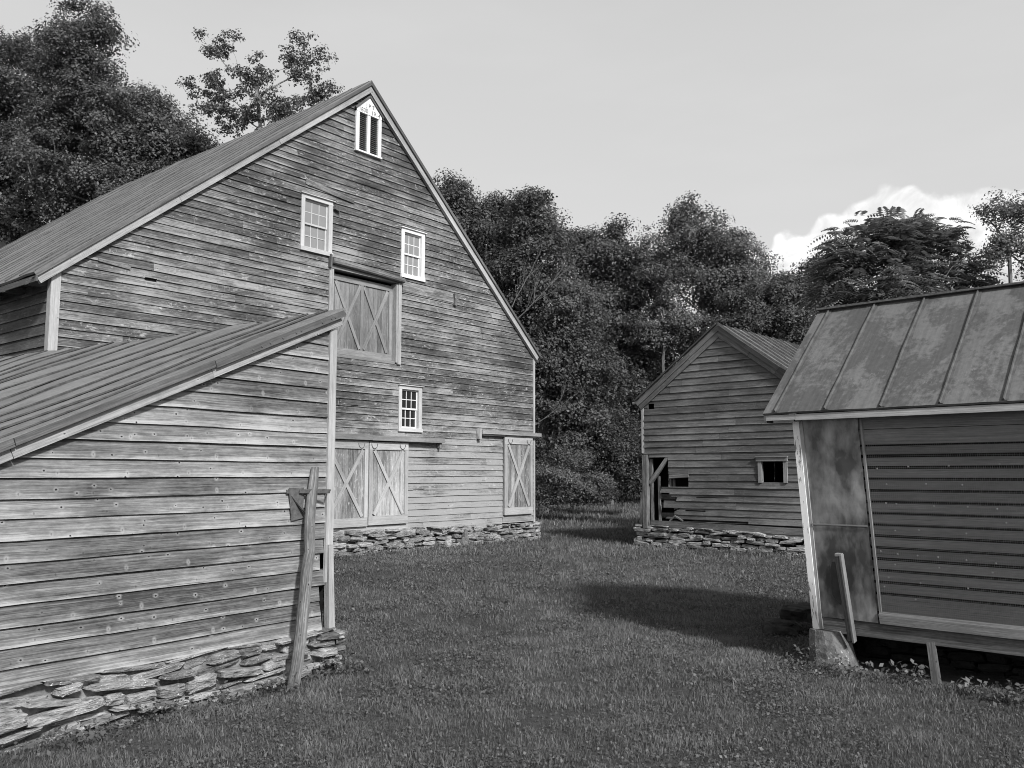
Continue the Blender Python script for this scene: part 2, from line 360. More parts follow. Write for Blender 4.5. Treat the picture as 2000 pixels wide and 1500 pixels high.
def siding(mb, P, z0, z1, e, bounds, openings=(), th=.016, wob=.003, joint=2.8, seg=.35, ragged=None, seed=0, evar=.06, bulge=.004):
    R = random.Random(seed); z = z0; i = 0
    while z < z1-.01:
        eh = e*(1+R.uniform(-evar, evar)); zb = z; zt = min(z+eh, z1)
        cuts = sorted(set([zb, zt] + [q for o in openings for q in (o[2], o[3]) if zb+.004 < q < zt-.004]))
        A0, A1 = bounds(zb); js = []; a = A0 + R.uniform(.4, joint)
        while a < A1-.4: js.append(a); a += R.uniform(joint*.5, joint*1.6)
        if R.random() < .5: js = js[::3]
        rn = [R.random() for _ in range(len(js)+1)]; uo = [R.random()*60 for _ in rn]; tw = [R.uniform(-.0025, .0035) for _ in rn]
        def off(zz, aa, idx):
            t = (zz-zb)/eh
            w = bulge*fn(aa*.7, i*3.1, seed)*(1-t) + tw[idx]*(1-t)
            return .004 + th*(1-t)*.95 + max(w, -th*.4)
        def zz_(zz, aa):
            if zz == zb: return zz + wob*fn(aa*1.1, i*7.3, seed+5) + wob*.4*fn(aa*6, i*2.2, seed)
            return zz
        for c0, c1 in zip(cuts[:-1], cuts[1:]):
            l0, r0 = bounds(c0); l1, r1 = bounds(c1)
            if ragged: l0, r0, l1, r1 = ragged(i, l0, r0, l1, r1, (c0+c1)/2, R)
            iv = [[l0, l1, r0, r1]]
            for o in openings:
                if o[2] <= c0+.002 and o[3] >= c1-.002:
                    nv = []
                    for q in iv:
                        if o[1] <= min(q[0], q[1]) or o[0] >= max(q[2], q[3]): nv.append(q); continue
                        if o[0] > q[0]: nv.append([q[0], q[1], o[0], o[0]])
                        if o[1] < q[2]: nv.append([o[1], o[1], q[2], q[3]])
                    iv = nv
            for q in iv:
                ed = [(q[0], q[1])] + [(j-.0015, j-.0015, 1) for j in js if max(q[0], q[1])+.02 < j < min(q[2], q[3])-.02] + [(q[2], q[3])]
                for k in range(len(ed)-1):
                    s0 = ed[k]; s1 = ed[k+1]
                    if s1[0]-s0[0] < .002 and s1[1]-s0[1] < .002: continue
                    mid = (s0[0]+s1[0])/2; idx = sum(1 for j in js if j < mid)
                    off0 = .003 if len(s0) == 3 else 0
                    n = max(1, int(math.ceil((s1[0]-s0[0])/seg)))
                    pr = None
                    for m_ in range(n+1):
                        f = m_/n; ab = s0[0]+off0+(s1[0]-s0[0]-off0)*f; at_ = s0[1]+off0+(s1[1]-s0[1]-off0)*f
                        zb_ = zz_(c0, ab)
                        ob = off(c0, ab, idx); ot = off(c1, at_, idx)
                        cur = (P(ab, ob, zb_), P(at_, ot, c1), P(ab, 0.0, zb_), ab, at_)
                        if pr:
                            u0 = pr[3]+uo[idx]; u1 = cur[3]+uo[idx]; v0 = c0-zb; v1 = c1-zb
                            mb.face([pr[0], cur[0], cur[1], pr[1]], [(u0, v0), (u1, v0), (cur[4]+uo[idx], v1), (pr[4]+uo[idx], v1)],
                                    [(v0/eh, rn[idx]), (v0/eh, rn[idx]), (v1/eh, rn[idx]), (v1/eh, rn[idx])])
                            if c0 == zb:
                                mb.face([pr[2], cur[2], cur[0], pr[0]], [(u0, -.01), (u1, -.01), (u1, 0), (u0, 0)], (0, rn[idx]))
                        pr = cur
                        if m_ in (0, n):
                            mb.face([P(ab, 0, zb_), cur[0], cur[1], P(at_, 0, c1)], [(0, 0), (.01, 0), (.01, .1), (0, .1)], (.5, rn[idx]))
        z = zt; i += 1

def backing(mb, P, bounds, z0, z1, openings=(), off=-.012, step=.5, brk=()):  # near-black sheet added behind siding: stops light leaks, darkens holes
    zs = sorted(set([z0, z1] + list(brk) + [q for o in openings for q in (o[2], o[3]) if z0 < q < z1]))
    for c0, c1 in zip(zs[:-1], zs[1:]):
        l0, r0 = bounds(c0+1e-5); l1, r1 = bounds(c1-1e-5); iv = [[l0, l1, r0, r1]]
        for o in openings:
            if o[2] <= c0+.001 and o[3] >= c1-.001:
                nv = []
                for q in iv:
                    if o[1] <= q[0] or o[0] >= q[2]: nv.append(q); continue
                    if o[0] > q[0]: nv.append([q[0], q[1], o[0], o[0]])
                    if o[1] < q[2]: nv.append([o[1], o[1], q[2], q[3]])
                iv = nv
        for q in iv: mb.face([P(q[0], off, c0), P(q[2], off, c0), P(q[3], off, c1), P(q[1], off, c1)])

def stones(mb, P, a0, a1, zlow, ztop, seed=0, hh=(.035, .10), ww=(.12, .42), dep=(.0, .10), proud=.03, slope=0.0):
    """irregular dry-laid ledge stones between zlow and ztop(a)"""
    R = random.Random(seed); z = zlow; row = 0
    zmax = max(ztop(a0), ztop(a1), ztop((a0+a1)/2))
    while z < zmax-.015:
        h = R.uniform(*hh); a = a0 - R.uniform(0, .1)
        while a < a1:
            wd = min(R.uniform(*ww)*(1.0 if R.random() > .15 else .5), max(.08, a1+.04-a)); hs = h*R.uniform(.75, 1.25); zc = z + h/2 + R.uniform(-.02, .02) + .02*fn(a*1.5, row*3.7, seed)
            top = ztop(a+wd/2)
            if zc + hs*.35 > top: hs = (top - (zc-hs/2)); zc = top-hs/2
            if hs > .015:
                cx = a+wd/2; K = 16; d = proud + R.uniform(*dep); rn = R.random(); tilt = R.uniform(-.16, .16)+slope
                ph = [R.uniform(.86, 1.10) for _ in range(K)]
                def ring(sc, off, jz=0):
                    out = []
                    for j in range(K):
                        th = 2*math.pi*(j+.3)/K; cx_, sy_ = math.cos(th), math.sin(th)
                        r_ = ph[j]*sc
                        x = math.copysign(abs(cx_)**.5, cx_)*wd/2*r_*1.02; y = math.copysign(abs(sy_)**.42, sy_)*hs/2*r_*1.02
                        y2 = y + x*tilt
                        out.append(P(cx+x, off + R.uniform(-.004, .004), min(zc+y2, top+.004)))
                    return out
                r0 = ring(1.0, -.05); r1 = ring(1.0, d*.85); r2 = ring(.95, d); r3 = ring(.5, d*1.04)
                for A, B in ((r0, r1), (r1, r2), (r2, r3)):
                    for j in range(K): mb.face([A[j], A[(j+1) % K], B[(j+1) % K], B[j]], None, (.5, rn))
                mb.face(r3, None, (.5, rn))
            a += wd + R.uniform(.006, .035)
        z += h*1.02 + R.uniform(0, .01); row += 1

def roofplane(mb, rb, F, L0, L1, W, ribs, th=.03, wav=.006, rib_h=.028, rib_w=.02, sag=None, ns=None, ntt=None, seed=1, bend=.02, stain_shade=.018):
    """F(s, t) -> local point on the plane (t from eave 0 to ridge W), F.n the upward normal"""
    n = F.n
    ns = ns or max(2, int((L1-L0)/.2)); ntt = ntt or max(2, int(W/.3))
    def Q(s, t, up=0.0):
        p = Vector(F(s, t)); h = wav*fn(s*2.2, t*.9, seed) + wav*.5*fn(s*7, t*1.5, seed+3)
        if sag: p.z += sag(s, t)
        return p + n*(h+up)
    for i in range(ns):
        for j in range(ntt):
            s0 = L0+(L1-L0)*i/ns; s1 = L0+(L1-L0)*(i+1)/ns; t0 = W*j/ntt; t1 = W*(j+1)/ntt
            uvs = [(s0, t0), (s1, t0), (s1, t1), (s0, t1)]
            mb.face([Q(s0, t0), Q(s1, t0), Q(s1, t1), Q(s0, t1)], uvs)
            mb.face([Q(s0, t0, -th), Q(s1, t0, -th), Q(s1, t1, -th), Q(s0, t1, -th)], uvs)
            if i == 0: mb.face([Q(s0, t0, -th), Q(s0, t0), Q(s0, t1), Q(s0, t1, -th)], uvs)
            if i == ns-1: mb.face([Q(s1, t0, -th), Q(s1, t0), Q(s1, t1), Q(s1, t1, -th)], uvs)
            if j == 0: mb.face([Q(s0, t0, -th), Q(s1, t0, -th), Q(s1, t0), Q(s0, t0)], uvs)
            if j == ntt-1: mb.face([Q(s0, t1, -th), Q(s1, t1, -th), Q(s1, t1), Q(s0, t1)], uvs)
    for ri, s in enumerate(ribs):      # dark strip along each seam: grime, plus rib shadow painted in
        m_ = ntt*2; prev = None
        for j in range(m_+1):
            t = W*(.004+.99*j/m_); sc = s + bend*fn(t*.6, ri*5.3, seed+9); wd_ = stain_shade*(1+.8*fn(t*2.5, ri*3.3, seed+4))
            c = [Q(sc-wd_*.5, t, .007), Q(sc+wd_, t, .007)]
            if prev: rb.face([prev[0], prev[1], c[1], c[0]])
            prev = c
    for ri, s in enumerate(ribs):
        m_ = ntt*2; prev = None
        for j in range(m_+1):
            t = W*(.004+.99*j/m_); sc = s + bend*fn(t*.6, ri*5.3, seed+9)
            hh = rib_h*(1+.25*fn(t*3, ri*2.0, seed))
            c = [Q(sc-rib_w*.8, t, -.001), Q(sc-rib_w*.35, t, hh), Q(sc+rib_w*.35, t, hh), Q(sc+rib_w*.8, t, -.001)]
            if prev:
                for k in range(3): rb.face([prev[k], prev[k+1], c[k+1], c[k]], [(s, t), (s+.02, t), (s+.02, t+.1), (s, t+.1)])
            else: rb.face(c)
            prev = c
        rb.face(prev)

class Plane:
    def __init__(s, o, ds, dt):
        s.o = Vector(o); s.ds = Vector(ds); s.dt = Vector(dt).normalized(); s.n = s.ds.cross(s.dt).normalized()
        if s.n.z < 0: s.n = -s.n
    def __call__(s, a, t): return s.o + s.ds*a + s.dt*t

def G(x, y):
    """ground height"""
    t = min(max((y-8.5)/6.0, 0), 1); t = t*t*(3-2*t)
    far = min(max((y-24)/60, 0), 1)
    sx_ = min(max((x+.5)/2.5, 0), 1)
    return (.205-.075*sx_)*t + .5*far + .014*fn(x*.5, y*.5) * min(1, y/5)
PXW = [(-5.995, 11.2), (.6337, .7736)]   # barn: left front corner and direction of the gable
SHW = [(-1.511, 7.25), (.5810, .8139)]
BKW = [(2.721, 18.0), (.7435, -.6687)]
COW = [(2.442, 7.5), (.7345, -.6786)]
def front(a, o, z): return (a, -o, z)

# ================================================================== BIG BARN
def gable(w0, w1, ze0, ze1, ax, za):
    def b(z):
        l = w0 if z <= ze0 else w0 + (ax-w0)*min(1, (z-ze0)/(za-ze0))
        r = w1 if z <= ze1 else w1 - (w1-ax)*min(1, (z-ze1)/(za-ze1))
        return l, r
    return b
BW, BAX, BZE, BZA = 10.2, 5.30, 4.30, 8.60
BL = 16.5
barn = building('barn', *PXW, 'large three-storey clapboard barn with steep gable, X-braced doors and stone footing', 'barn')
bb = gable(0, BW, BZE, BZE, BAX, BZA)
W1 = (3.87, 4.53, 5.31, 6.28); W2 = (6.16, 6.77, 5.255, 6.20); W3 = (6.15, 6.74, 2.37, 3.225)
HAY = (4.50, 6.15, 3.65, 5.13); HOLE = (1.22, 1.40, 4.33, 4.375)
ops = [W1, W2, W3, HAY, (5.0, 5.6, 7.35, 8.10), HOLE, (-.01, .07, 3.87, 3.96), (-.01, .06, 3.52, 3.62)]
RS = random.Random(3)
for _ in range(14):
    a_ = RS.uniform(.3, 9.6); z_ = RS.uniform(1.0, 5.6); ops.append((a_, a_+RS.uniform(.08, .34), z_, z_+RS.uniform(.008, .016)))
def rag_barn(i, l0, r0, l1, r1, z, R):
    if l0 < .02 and z < 4.2: d = R.uniform(.045, .07); l0 += d; l1 += d
    return l0, r0, l1, r1
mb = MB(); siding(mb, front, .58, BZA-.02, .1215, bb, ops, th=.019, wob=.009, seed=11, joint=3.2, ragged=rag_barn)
# patch board above left window and a slipped board on the left
mb.bar((3.95, -.030, 6.50), (5.0, -.030, 6.42), .10, .012, (0, 1, 0), rnd=.95)
mb.bar((.55, -.026, 4.50), (1.0, -.026, 4.46), .045, .012, (0, 1, 0), rnd=.7)
mb.build('gable_siding', M['barn_wood'], barn)
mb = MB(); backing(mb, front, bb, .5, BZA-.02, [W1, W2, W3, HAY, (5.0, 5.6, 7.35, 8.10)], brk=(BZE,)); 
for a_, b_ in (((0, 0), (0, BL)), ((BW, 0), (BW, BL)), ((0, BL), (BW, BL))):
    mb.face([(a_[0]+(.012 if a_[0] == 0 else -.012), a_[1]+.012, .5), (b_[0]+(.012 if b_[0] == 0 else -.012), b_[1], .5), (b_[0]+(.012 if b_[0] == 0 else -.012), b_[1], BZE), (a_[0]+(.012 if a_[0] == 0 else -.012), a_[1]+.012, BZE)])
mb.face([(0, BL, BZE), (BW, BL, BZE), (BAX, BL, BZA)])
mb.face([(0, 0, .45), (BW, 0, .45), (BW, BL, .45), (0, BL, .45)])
mb.build('dark_backing', M['void'], barn)
mb = MB(); siding(mb, lambda a, o, z: (-o, a, z), .55, BZE+.03, .150, lambda z: (.03, BL), th=.018, seed=5, seg=1.0, wob=.004)
mb.build('side_siding', M['barn_side'], barn)
mb = MB(); siding(mb, lambda a, o, z: (BW+o, a, z), .58, BZE+.1, .1215, lambda z: (.0, BL), th=.018, seed=6, seg=3.0)
mb.build('side_siding', M['barn_side'], barn)
mb = MB(); siding(mb, lambda a, o, z: (a, BL+o, z), .58, BZA-.02, .1215, bb, th=.018, seed=7, seg=4.0)
mb.build('rear_siding', M['barn_side'], barn)
# corner boards
mb = MB(); mb.box((-.045, -.026, .5), (.075, .09, BZE+.04), rnd=.6, jit=.004); mb.build('corner_board', M['trim'], barn)
mb = MB(); mb.box((BW-.03, -.026, .56), (BW+.03, .11, BZE-.02), rnd=.6, jit=.003); mb.build('corner_board', M['trim'], barn)
# roof
SL = (8.72-4.17)/(BAX+.29)
dn = Vector((BAX+.29, 0, 8.74-4.17)).normalized()
def bsag(s, t): return -.0082*max(0, s-8)**2*min(1, t/6) - .02*math.sin(s*.55)
sl_len = Vector((BAX+.29, 0, 8.74-4.17)).length
mb = MB(); rb = MB()
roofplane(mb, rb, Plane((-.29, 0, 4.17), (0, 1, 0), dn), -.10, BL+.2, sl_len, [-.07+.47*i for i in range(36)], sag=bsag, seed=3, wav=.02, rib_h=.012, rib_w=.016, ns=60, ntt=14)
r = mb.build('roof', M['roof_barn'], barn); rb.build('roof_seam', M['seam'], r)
dr = Vector((-(BW+.13-BAX), 0, 8.74-4.22)).normalized(); sr = Vector((BW+.13-BAX, 0, 8.74-4.22)).length
mb = MB(); rb = MB()
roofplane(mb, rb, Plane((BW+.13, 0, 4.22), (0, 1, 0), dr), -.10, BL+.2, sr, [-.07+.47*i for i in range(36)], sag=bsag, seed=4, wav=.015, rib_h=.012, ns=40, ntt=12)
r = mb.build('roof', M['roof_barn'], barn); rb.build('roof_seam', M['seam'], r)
# rake boards: a broad fascia, a paler moulding under it
def rakes(parent, L, A, Rr, specs, y0):
    for (side, p0, p1) in ((0, L, A), (1, Rr, A)):
        for (dz, w_, t_, y_, mt, nm) in specs:
            mb = MB(); p0v = Vector((p0[0], y_, p0[1])); p1v = Vector((p1[0], y_, p1[1])); d = (p1v-p0v).normalized(); up = Vector((-d.z, 0, d.x)); 
            if up.z < 0: up = -up
            # splice the run into two or three boards as on the building
            n = 3; prev = 0
            for k in range(n):
                f1 = (k+1)/n + (random.uniform(-.06, .06) if k < n-1 else 0)
                q0 = p0v.lerp(p1v, prev)+up*(dz+random.uniform(-.003, .003)); q1 = p0v.lerp(p1v, f1)+up*(dz+random.uniform(-.003, .003))
                mb.bar(q0, q1 - d*.004, w_, t_, (0, 1, 0), jit=.003); prev = f1
            mb.build(nm, mt, parent)
rakes(barn, (-.30, 4.16), (BAX, 8.72), (BW+.14, 4.21), [(-.035, .05, .022, -.105, M['fascia'], 'rake_fascia'), (-.112, .105, .06, -.055, M['rake'], 'rake_board')], 0)
mb = MB()   # soffit under the rake and eave framing seen at the left corner
for p0, p1 in (((-.29, 4.10), (BAX, 8.64)), ((BW+.13, 4.14), (BAX, 8.64))):
    mb.face([(p0[0], -.10, p0[1]), (p1[0], -.10, p1[1]), (p1[0], 0, p1[1]), (p0[0], 0, p0[1])])
mb.build('rake_soffit', M['fascia'], barn)
mb = MB()
for k in range(22): mb.box((-.27, .1+k*.76, 4.04), (.02, .2+k*.76, 4.12), jit=.004)
mb.box((-.27, -.12, 4.05), (-.25, BL, 4.125), jit=.003)
mb.build('eave_framing', M['fascia'], barn)

# windows: trim > sash/glazing bars, panes
def window(parent, w, glassmat, trimmat, barmat, rec=.05, tw=.085, cap=.03, cols=3, rows=2):
    a0, a1, z0, z1 = w; mb = MB()
    yo = -.035
    mb.box((a0, yo, z0+tw*.8), (a0+tw*.85, .05, z1-tw*.8), jit=.002); mb.box((a1-tw, yo, z0+tw*.8), (a1, .05, z1-tw*.8), jit=.002)
    mb.box((a0, yo, z1-tw*.8), (a1, .05, z1), jit=.002); mb.box((a0-.01, yo-.015, z0), (a1+.01, .05, z0+tw*.8), jit=.002)
    mb.box((a0-.02, yo-.03, z1), (a1+.03, .0, z1+.014), jit=.001)
    f = mb.build('window', trimmat, parent)
    ia0, ia1, iz0, iz1 = a0+tw*.85, a1-tw, z0+tw*.8, z1-tw*.8; zm = (iz0+iz1)/2
    mb = MB()
    for (s0, s1, y) in ((zm-.015, iz1, .012), (iz0, zm+.015, .032)):
        st = .026
        mb.box((ia0, y, s0), (ia0+st, y+.03, s1)); mb.box((ia1-st, y, s0), (ia1, y+.03, s1))
        mb.box((ia0+st, y+.002, s0), (ia1-st, y+.028, s0+st*1.2)); mb.box((ia0+st, y+.002, s1-st), (ia1-st, y+.028, s1))
        for c in range(1, cols):
            x = ia0+st+(ia1-ia0-2*st)*c/cols; mb.box((x-.007, y+.004, s0+st), (x+.007, y+.026, s1-st))
        for r_ in range(1, rows):
            z = s0+st+(s1-s0-2*st)*r_/rows; mb.box((ia0+st, y+.005, z-.007), (ia1-st, y+.025, z+.007))
    mb.build('sash', barmat, f)
    mb = MB(); mb.face([(ia0, .02, zm), (ia1, .02, zm), (ia1, .02, iz1), (ia0, .02, iz1)]); mb.face([(ia0, .046, iz0), (ia1, .046, iz0), (ia1, .046, zm), (ia0, .046, zm)])
    mb.build('pane', glassmat, f)
    return f
window(barn, W1, M['glass_light'], M['sash'], M['sash'])['label'] = 'twelve-pane window in a worn pale frame left of the hayloft door'
window(barn, W2, M['glass_light'], M['paint'], M['paint'])['label'] = 'twelve-pane window in a bright white frame above the hayloft door corner'
window(barn, W3, M['glass_dark'], M['sash'], M['paint'])['label'] = 'dark twelve-pane window with peeling frame over the sliding door track'
# gable vent with a painted pediment
mb = MB(); a0, a1, z0, z1, am = 5.0, 5.6, 7.35, 8.09, 5.30
mb.box((a0, -.05, z0+.03), (a0+.075, .03, z1)); mb.box((a1-.075, -.05, z0+.03), (a1, .03, z1)); mb.box((am-.035, -.045, z0+.03), (am+.035, .03, z1))
mb.box((a0-.012, -.07, z0), (a1+.012, .03, z0+.03))
mb.face([(a0, -.055, z1), (a1, -.055, z1), (a1, -.055, z1+.055), (am, -.055, z1+.335), (a0, -.055, z1+.055)], [(0, 0), (.6, 0), (.6, .05), (.3, .3), (0, .05)])
mb.face([(a0, -.055, z1), (a1, -.055, z1), (a1, .02, z1), (a0, .02, z1)])
vent = mb.build('gable_vent', M['paint'], barn)
mb = MB()
for (x0, x1) in ((a0+.075, am-.035), (am+.035, a1-.075)):
    n = 19
    for k in range(n):
        z = z0+.04+(z1-z0-.05)*k/n; mb.obox(Vector(((x0+x1)/2, -.005, z+.016)), (Vector((1, 0, 0)), Vector((0, .8, .6)), Vector((0, -.6, .8))), ((x1-x0)/2, .019, .0035))
mb.build('louver', M['fascia'], vent)
mb = MB(); mb.face([(a0, .03, z0), (a1, .03, z0), (a1, .03, z1), (a0, .03, z1)]); mb.build('vent_interior', M['void'], vent)
mb = MB(); 
mb.bar((a0-.03, -.06, z1+.045), (am, -.06, z1+.355), .03, .035, (0, 1, 0)); mb.bar((a1+.03, -.06, z1+.045), (am, -.06, z1+.355), .03, .035, (0, 1, 0))
mb.build('pediment_moulding', M['fascia'], vent)
def text(s, x, z, size, parent, y=-.058, rot=0.0):
    cu = bpy.data.curves.new('inscription', 'FONT'); cu.body = s; cu.size = size; cu.align_x = 'CENTER'; cu.extrude = .001
    t = bpy.data.objects.new('tmp', cu); scn.collection.objects.link(t)
    me = bpy.data.meshes.new_from_object(t); bpy.data.objects.remove(t); me.materials.clear(); me.materials.append(M['letter'])
    o = bpy.data.objects.new('inscription', me); scn.collection.objects.link(o); o.parent = parent
    o.location = (x, y, z); o.rotation_euler = (math.pi/2, 0, 0); return o
text('J P T', am+.02, z1+.13, .105, vent); text('1830', a0+.155, z1+.02, .11, vent); text('1914', a1-.15, z1+.02, .11, vent)

# X-braced doors
def xdoor(parent, a0, a1, z0, z1, y, nX=1, pm='door_wood', bm='brace_wood', planks=.11, label=None, low=.13, top=.14, side=.08, jit=.003):
    mb = MB(); x = a0
    while x < a1-.01:
        w_ = min(planks*random.uniform(.85, 1.15), a1-x); mb.box((x+.001, y, z0+random.uniform(0, .012)), (x+w_-.002, y+.022, z1), jit=.0015); x += w_
    d = mb.build('door', M[pm], parent)
    if label: d['label'] = label
    mb = MB(); yb = y-.024
    mb.box((a0, yb, z1-top), (a1, y-.001, z1), jit=jit); mb.box((a0, yb, z0), (a1, y-.001, z0+low), jit=jit)
    mb.box((a0, yb, z0+low), (a0+side, y-.001, z1-top), jit=.001); mb.box((a1-side, yb, z0+low), (a1, y-.001, z1-top), jit=.001)
    wdt = (a1-a0-2*side)/nX
    for k in range(1, nX): mb.box((a0+side+wdt*k-.03, yb, z0+low), (a0+side+wdt*k+.03, y-.001, z1-top), jit=.001)
    mb.build('door_frame', M[bm], d)
    for k in range(nX):
        p, q = a0+side+wdt*k+.015, a0+side+wdt*(k+1)-.015; yy = y-.013
        mb = MB(); mb.bar((p+.03, yy, z1-top-.02), (q-.03, yy, z0+low+.02), .062, .022, (0, 1, 0), jit=.002); mb.build('brace', M[bm], d)
        mb = MB(); yy2 = y-.02
        mb.bar((p+.03, yy2, z0+low+.02), (q-.03, yy2, z1-top-.02), .066, .022, (0, 1, 0), jit=.002); mb.build('brace', M[bm], d)
    return d
xdoor(barn, 4.58, 6.04, 3.66, 5.06, .09, 2, 'hay_wood', 'hay_brace', low=.12, top=.10, label='hayloft door with two X braces under a round lintel')
mb = MB()   # hayloft jambs and sill
mb.box((4.485, -.04, 3.60), (4.575, .12, 5.12), jit=.003); mb.build('door_jamb', M['rake'], barn)
mb = MB(); mb.box((6.04, -.04, 3.63), (6.085, .12, 5.10), jit=.002); mb.box((6.088, -.05, 3.60), (6.165, .05, 5.12), jit=.002); mb.build('door_jamb', M['rake'], barn)
mb = MB(); mb.tube([(4.50, -.085, 5.235), (5.0, -.09, 5.225), (5.6, -.088, 5.205), (6.18, -.085, 5.17)], [.055, .058, .052, .05], 10)
mb.build('lintel', M['post_wood'], barn)
mb = MB(); mb.box((4.50, -.05, 5.11), (6.16, .13, 5.18), jit=.004); mb.build('head_board', M['hay_brace'], barn); mb = MB(); mb.box((4.58, -.02, 3.60), (6.04, .10, 3.645), jit=.002); mb.build('door_sill', M['hay_brace'], barn)
mb = MB(); mb.box((4.46, -.09, 5.12), (4.50, -.02, 5.34), jit=.008); mb.build('bracket', M['fascia'], barn)
xdoor(barn, 4.40, 5.385, .69, 2.17, -.065, 1, low=.15, label='left sliding barn door with X brace')
xdoor(barn, 5.41, 6.35, .70, 2.16, -.062, 1, low=.16, label='middle sliding barn door with X brace')
xdoor(barn, 9.13, 10.07, .745, 2.36, -.06, 1, low=.15, label='narrow sliding door with X brace at the right corner')
mb = MB(); mb.box((3.2, -.15, 2.185), (5.42, -.02, 2.28), jit=.004); mb.box((5.424, -.155, 2.18), (7.25, -.02, 2.272), jit=.004)
mb.box((7.16, -.11, 2.09), (7.20, -.02, 2.18), jit=.004); mb.build('track_hood', M['hay_brace'], barn)
mb = MB(); mb.box((8.37, -.14, 2.40), (BW+.12, -.02, 2.47), jit=.006); mb.box((8.30, -.11, 2.30), (8.37, -.02, 2.50), jit=.012)
mb.box((8.4, -.10, 2.372), (BW+.1, -.02, 2.398), jit=.003); mb.build('track_hood', M['rake'], barn)
mb = MB(); mb.box((6.2, -.03, 4.98), (7.64, -.018, 5.08), jit=.003, rnd=.75); mb.box((7.60, -.07, 4.93), (7.66, -.01, 5.16), jit=.012); mb.build('track_board', M['barn_wood'], barn)
mb = MB()   # short dark hook by the left window, strap hinges and bolts
mb.obox(Vector((4.60, -.05, 6.17)), (Vector((1, 0, -.35)).normalized(), Vector((0, 1, 0)), Vector((.35, 0, 1)).normalized()), (.055, .03, .03)); mb.build('iron_hook', M['iron'], barn)
for x in (4.50, 5.22, 5.52, 6.2, 9.3, 9.93):
    zt = 2.16 if x < 7 else 2.35
    mb = MB(); mb.tube([(x+.07*math.cos(t), -.096, zt-.03-.09*math.sin(t)) for t in [math.pi*k/8 for k in range(9)]], [.005]*9, 5); mb.build('door_hanger', M['iron'], barn)
mb = MB(); mb.box((-.03, -.02, .50), (9.1, .0, .60), jit=.006); mb.box((4.2, -.035, .57), (6.4, -.021, .68), jit=.004); mb.box((9.13, -.03, .60), (10.1, -.021, .73), jit=.006)
mb.build('sill_board', M['rake'], barn)
mb = MB(); stones(mb, front, 0.0, BW+.12, .10, lambda a: .715-.016*a-.02*fn(a*2, 1), seed=21, hh=(.03, .085), ww=(.10, .38))
stones(mb, lambda a, o, z: (BW+o, a, z), 0, 6, .10, lambda a: .56, seed=22)
fd = mb.build('stone_foundation', M['stone'], barn)
mb = MB(); mb.box((0, .0, -.1), (BW+.02, .3, .55)); mb.box((-.0, .3, -.1), (.3, BL, .55)); mb.box((BW-.3, .3, -.1), (BW, BL, .55)); mb.build('rubble_core', M['mortar'], fd)
mb = MB()  # one upright slab leaning on the footing
K = [(-.10, 0), (.13, 0), (.12, .10), (.05, .22), (.045, .33), (.0, .37), (-.045, .34), (-.05, .2), (-.11, .1)]
for o_, sc in ((-.16, 1), (-.20, .92)): pass
f0 = [(7.86+x, -.10-.0*z, .17+z) for x, z in K]; f1 = [(7.86+x*.88, -.17+.05*z, .17+z*.97) for x, z in K]
for j in range(len(K)): mb.face([f0[j], f0[(j+1) % len(K)], f1[(j+1) % len(K)], f1[j]])
mb.face(f1); slab = mb.build('stone_slab', M['concrete'])
slab.parent = barn; 

# ================================================================== NEAR SHED (left)
shed = building('shed', *SHW, 'near clapboard lean-to shed with seamed metal roof at the left edge of the photo', 'shed')
SW = 4.2
ss = .447
def sb(z):
    l = -SW; zt = 2.85
    if z > zt-ss*SW: l = -(zt-z)/ss
    return l, -.05
def rag(i, l0, r0, l1, r1, z, R):
    if z < .95: d = R.uniform(-.01, .085); r0 -= d; r1 -= d + R.uniform(-.012, .012)
    elif z < 1.4: d = R.uniform(-.0, .015); r0 -= d; r1 -= d
    return l0, r0, l1, r1
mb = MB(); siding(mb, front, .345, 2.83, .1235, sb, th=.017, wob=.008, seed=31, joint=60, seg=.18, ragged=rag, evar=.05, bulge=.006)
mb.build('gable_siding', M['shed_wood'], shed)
SL_ = 6.3
mb = MB(); backing(mb, front, lambda z: (sb(z)[0], -.10), .34, 2.81, brk=(2.82-ss*SW,))
mb.face([(-.02, .03, .3), (-.02, SL_, .3), (-.02, SL_, 2.8), (-.02, .03, 2.8)]); mb.face([(-SW, .012, .3), (-SW, SL_, .3), (-SW, SL_, .93), (-SW, .012, .93)])
mb.face([(-SW, SL_, .3), (-.02, SL_, .3), (-.02, SL_, 2.8), (-SW, SL_, .93)]); mb.build('dark_backing', M['void'], shed)
mb = MB(); siding(mb, lambda a, o, z: (-.01+o, a, z), .35, 2.8, .1235, lambda z: (0, SL_), th=.02, seed=33, seg=1.5); mb.build('side_siding', M['shed_wood'], shed)
mb = MB(); siding(mb, lambda a, o, z: (-SW-o, a, z), .35, .9, .1235, lambda z: (0, SL_), th=.02, seed=34, seg=1.5); mb.build('side_siding', M['shed_wood'], shed)
mb = MB()   # corner board with a lower piece that has kicked out
mb.box((-.055, -.034, 1.02), (.022, .05, 2.80), rnd=.75, jit=.003)
mb.bar((-.005, -.012, 1.015), (.025, -.012, .34), .062, .06, (0, 1, 0), rnd=.7, jit=.004)
mb.bar((-.045, -.022, 1.25), (-.048, -.022, .72), .022, .02, (0, 1, 0), rnd=.5, jit=.003)
mb.build('corner_board', M['trim'], shed)
def ssag(s, t): return (.02*max(0, s-2.5) + .018*fn(s*.9, t*.5, 4))
dt = Vector((1, 0, ss)).normalized()
W_ = Vector((SW+.35+.06, 0, (SW+.35+.06)*ss)).length
mb = MB(); rb = MB()
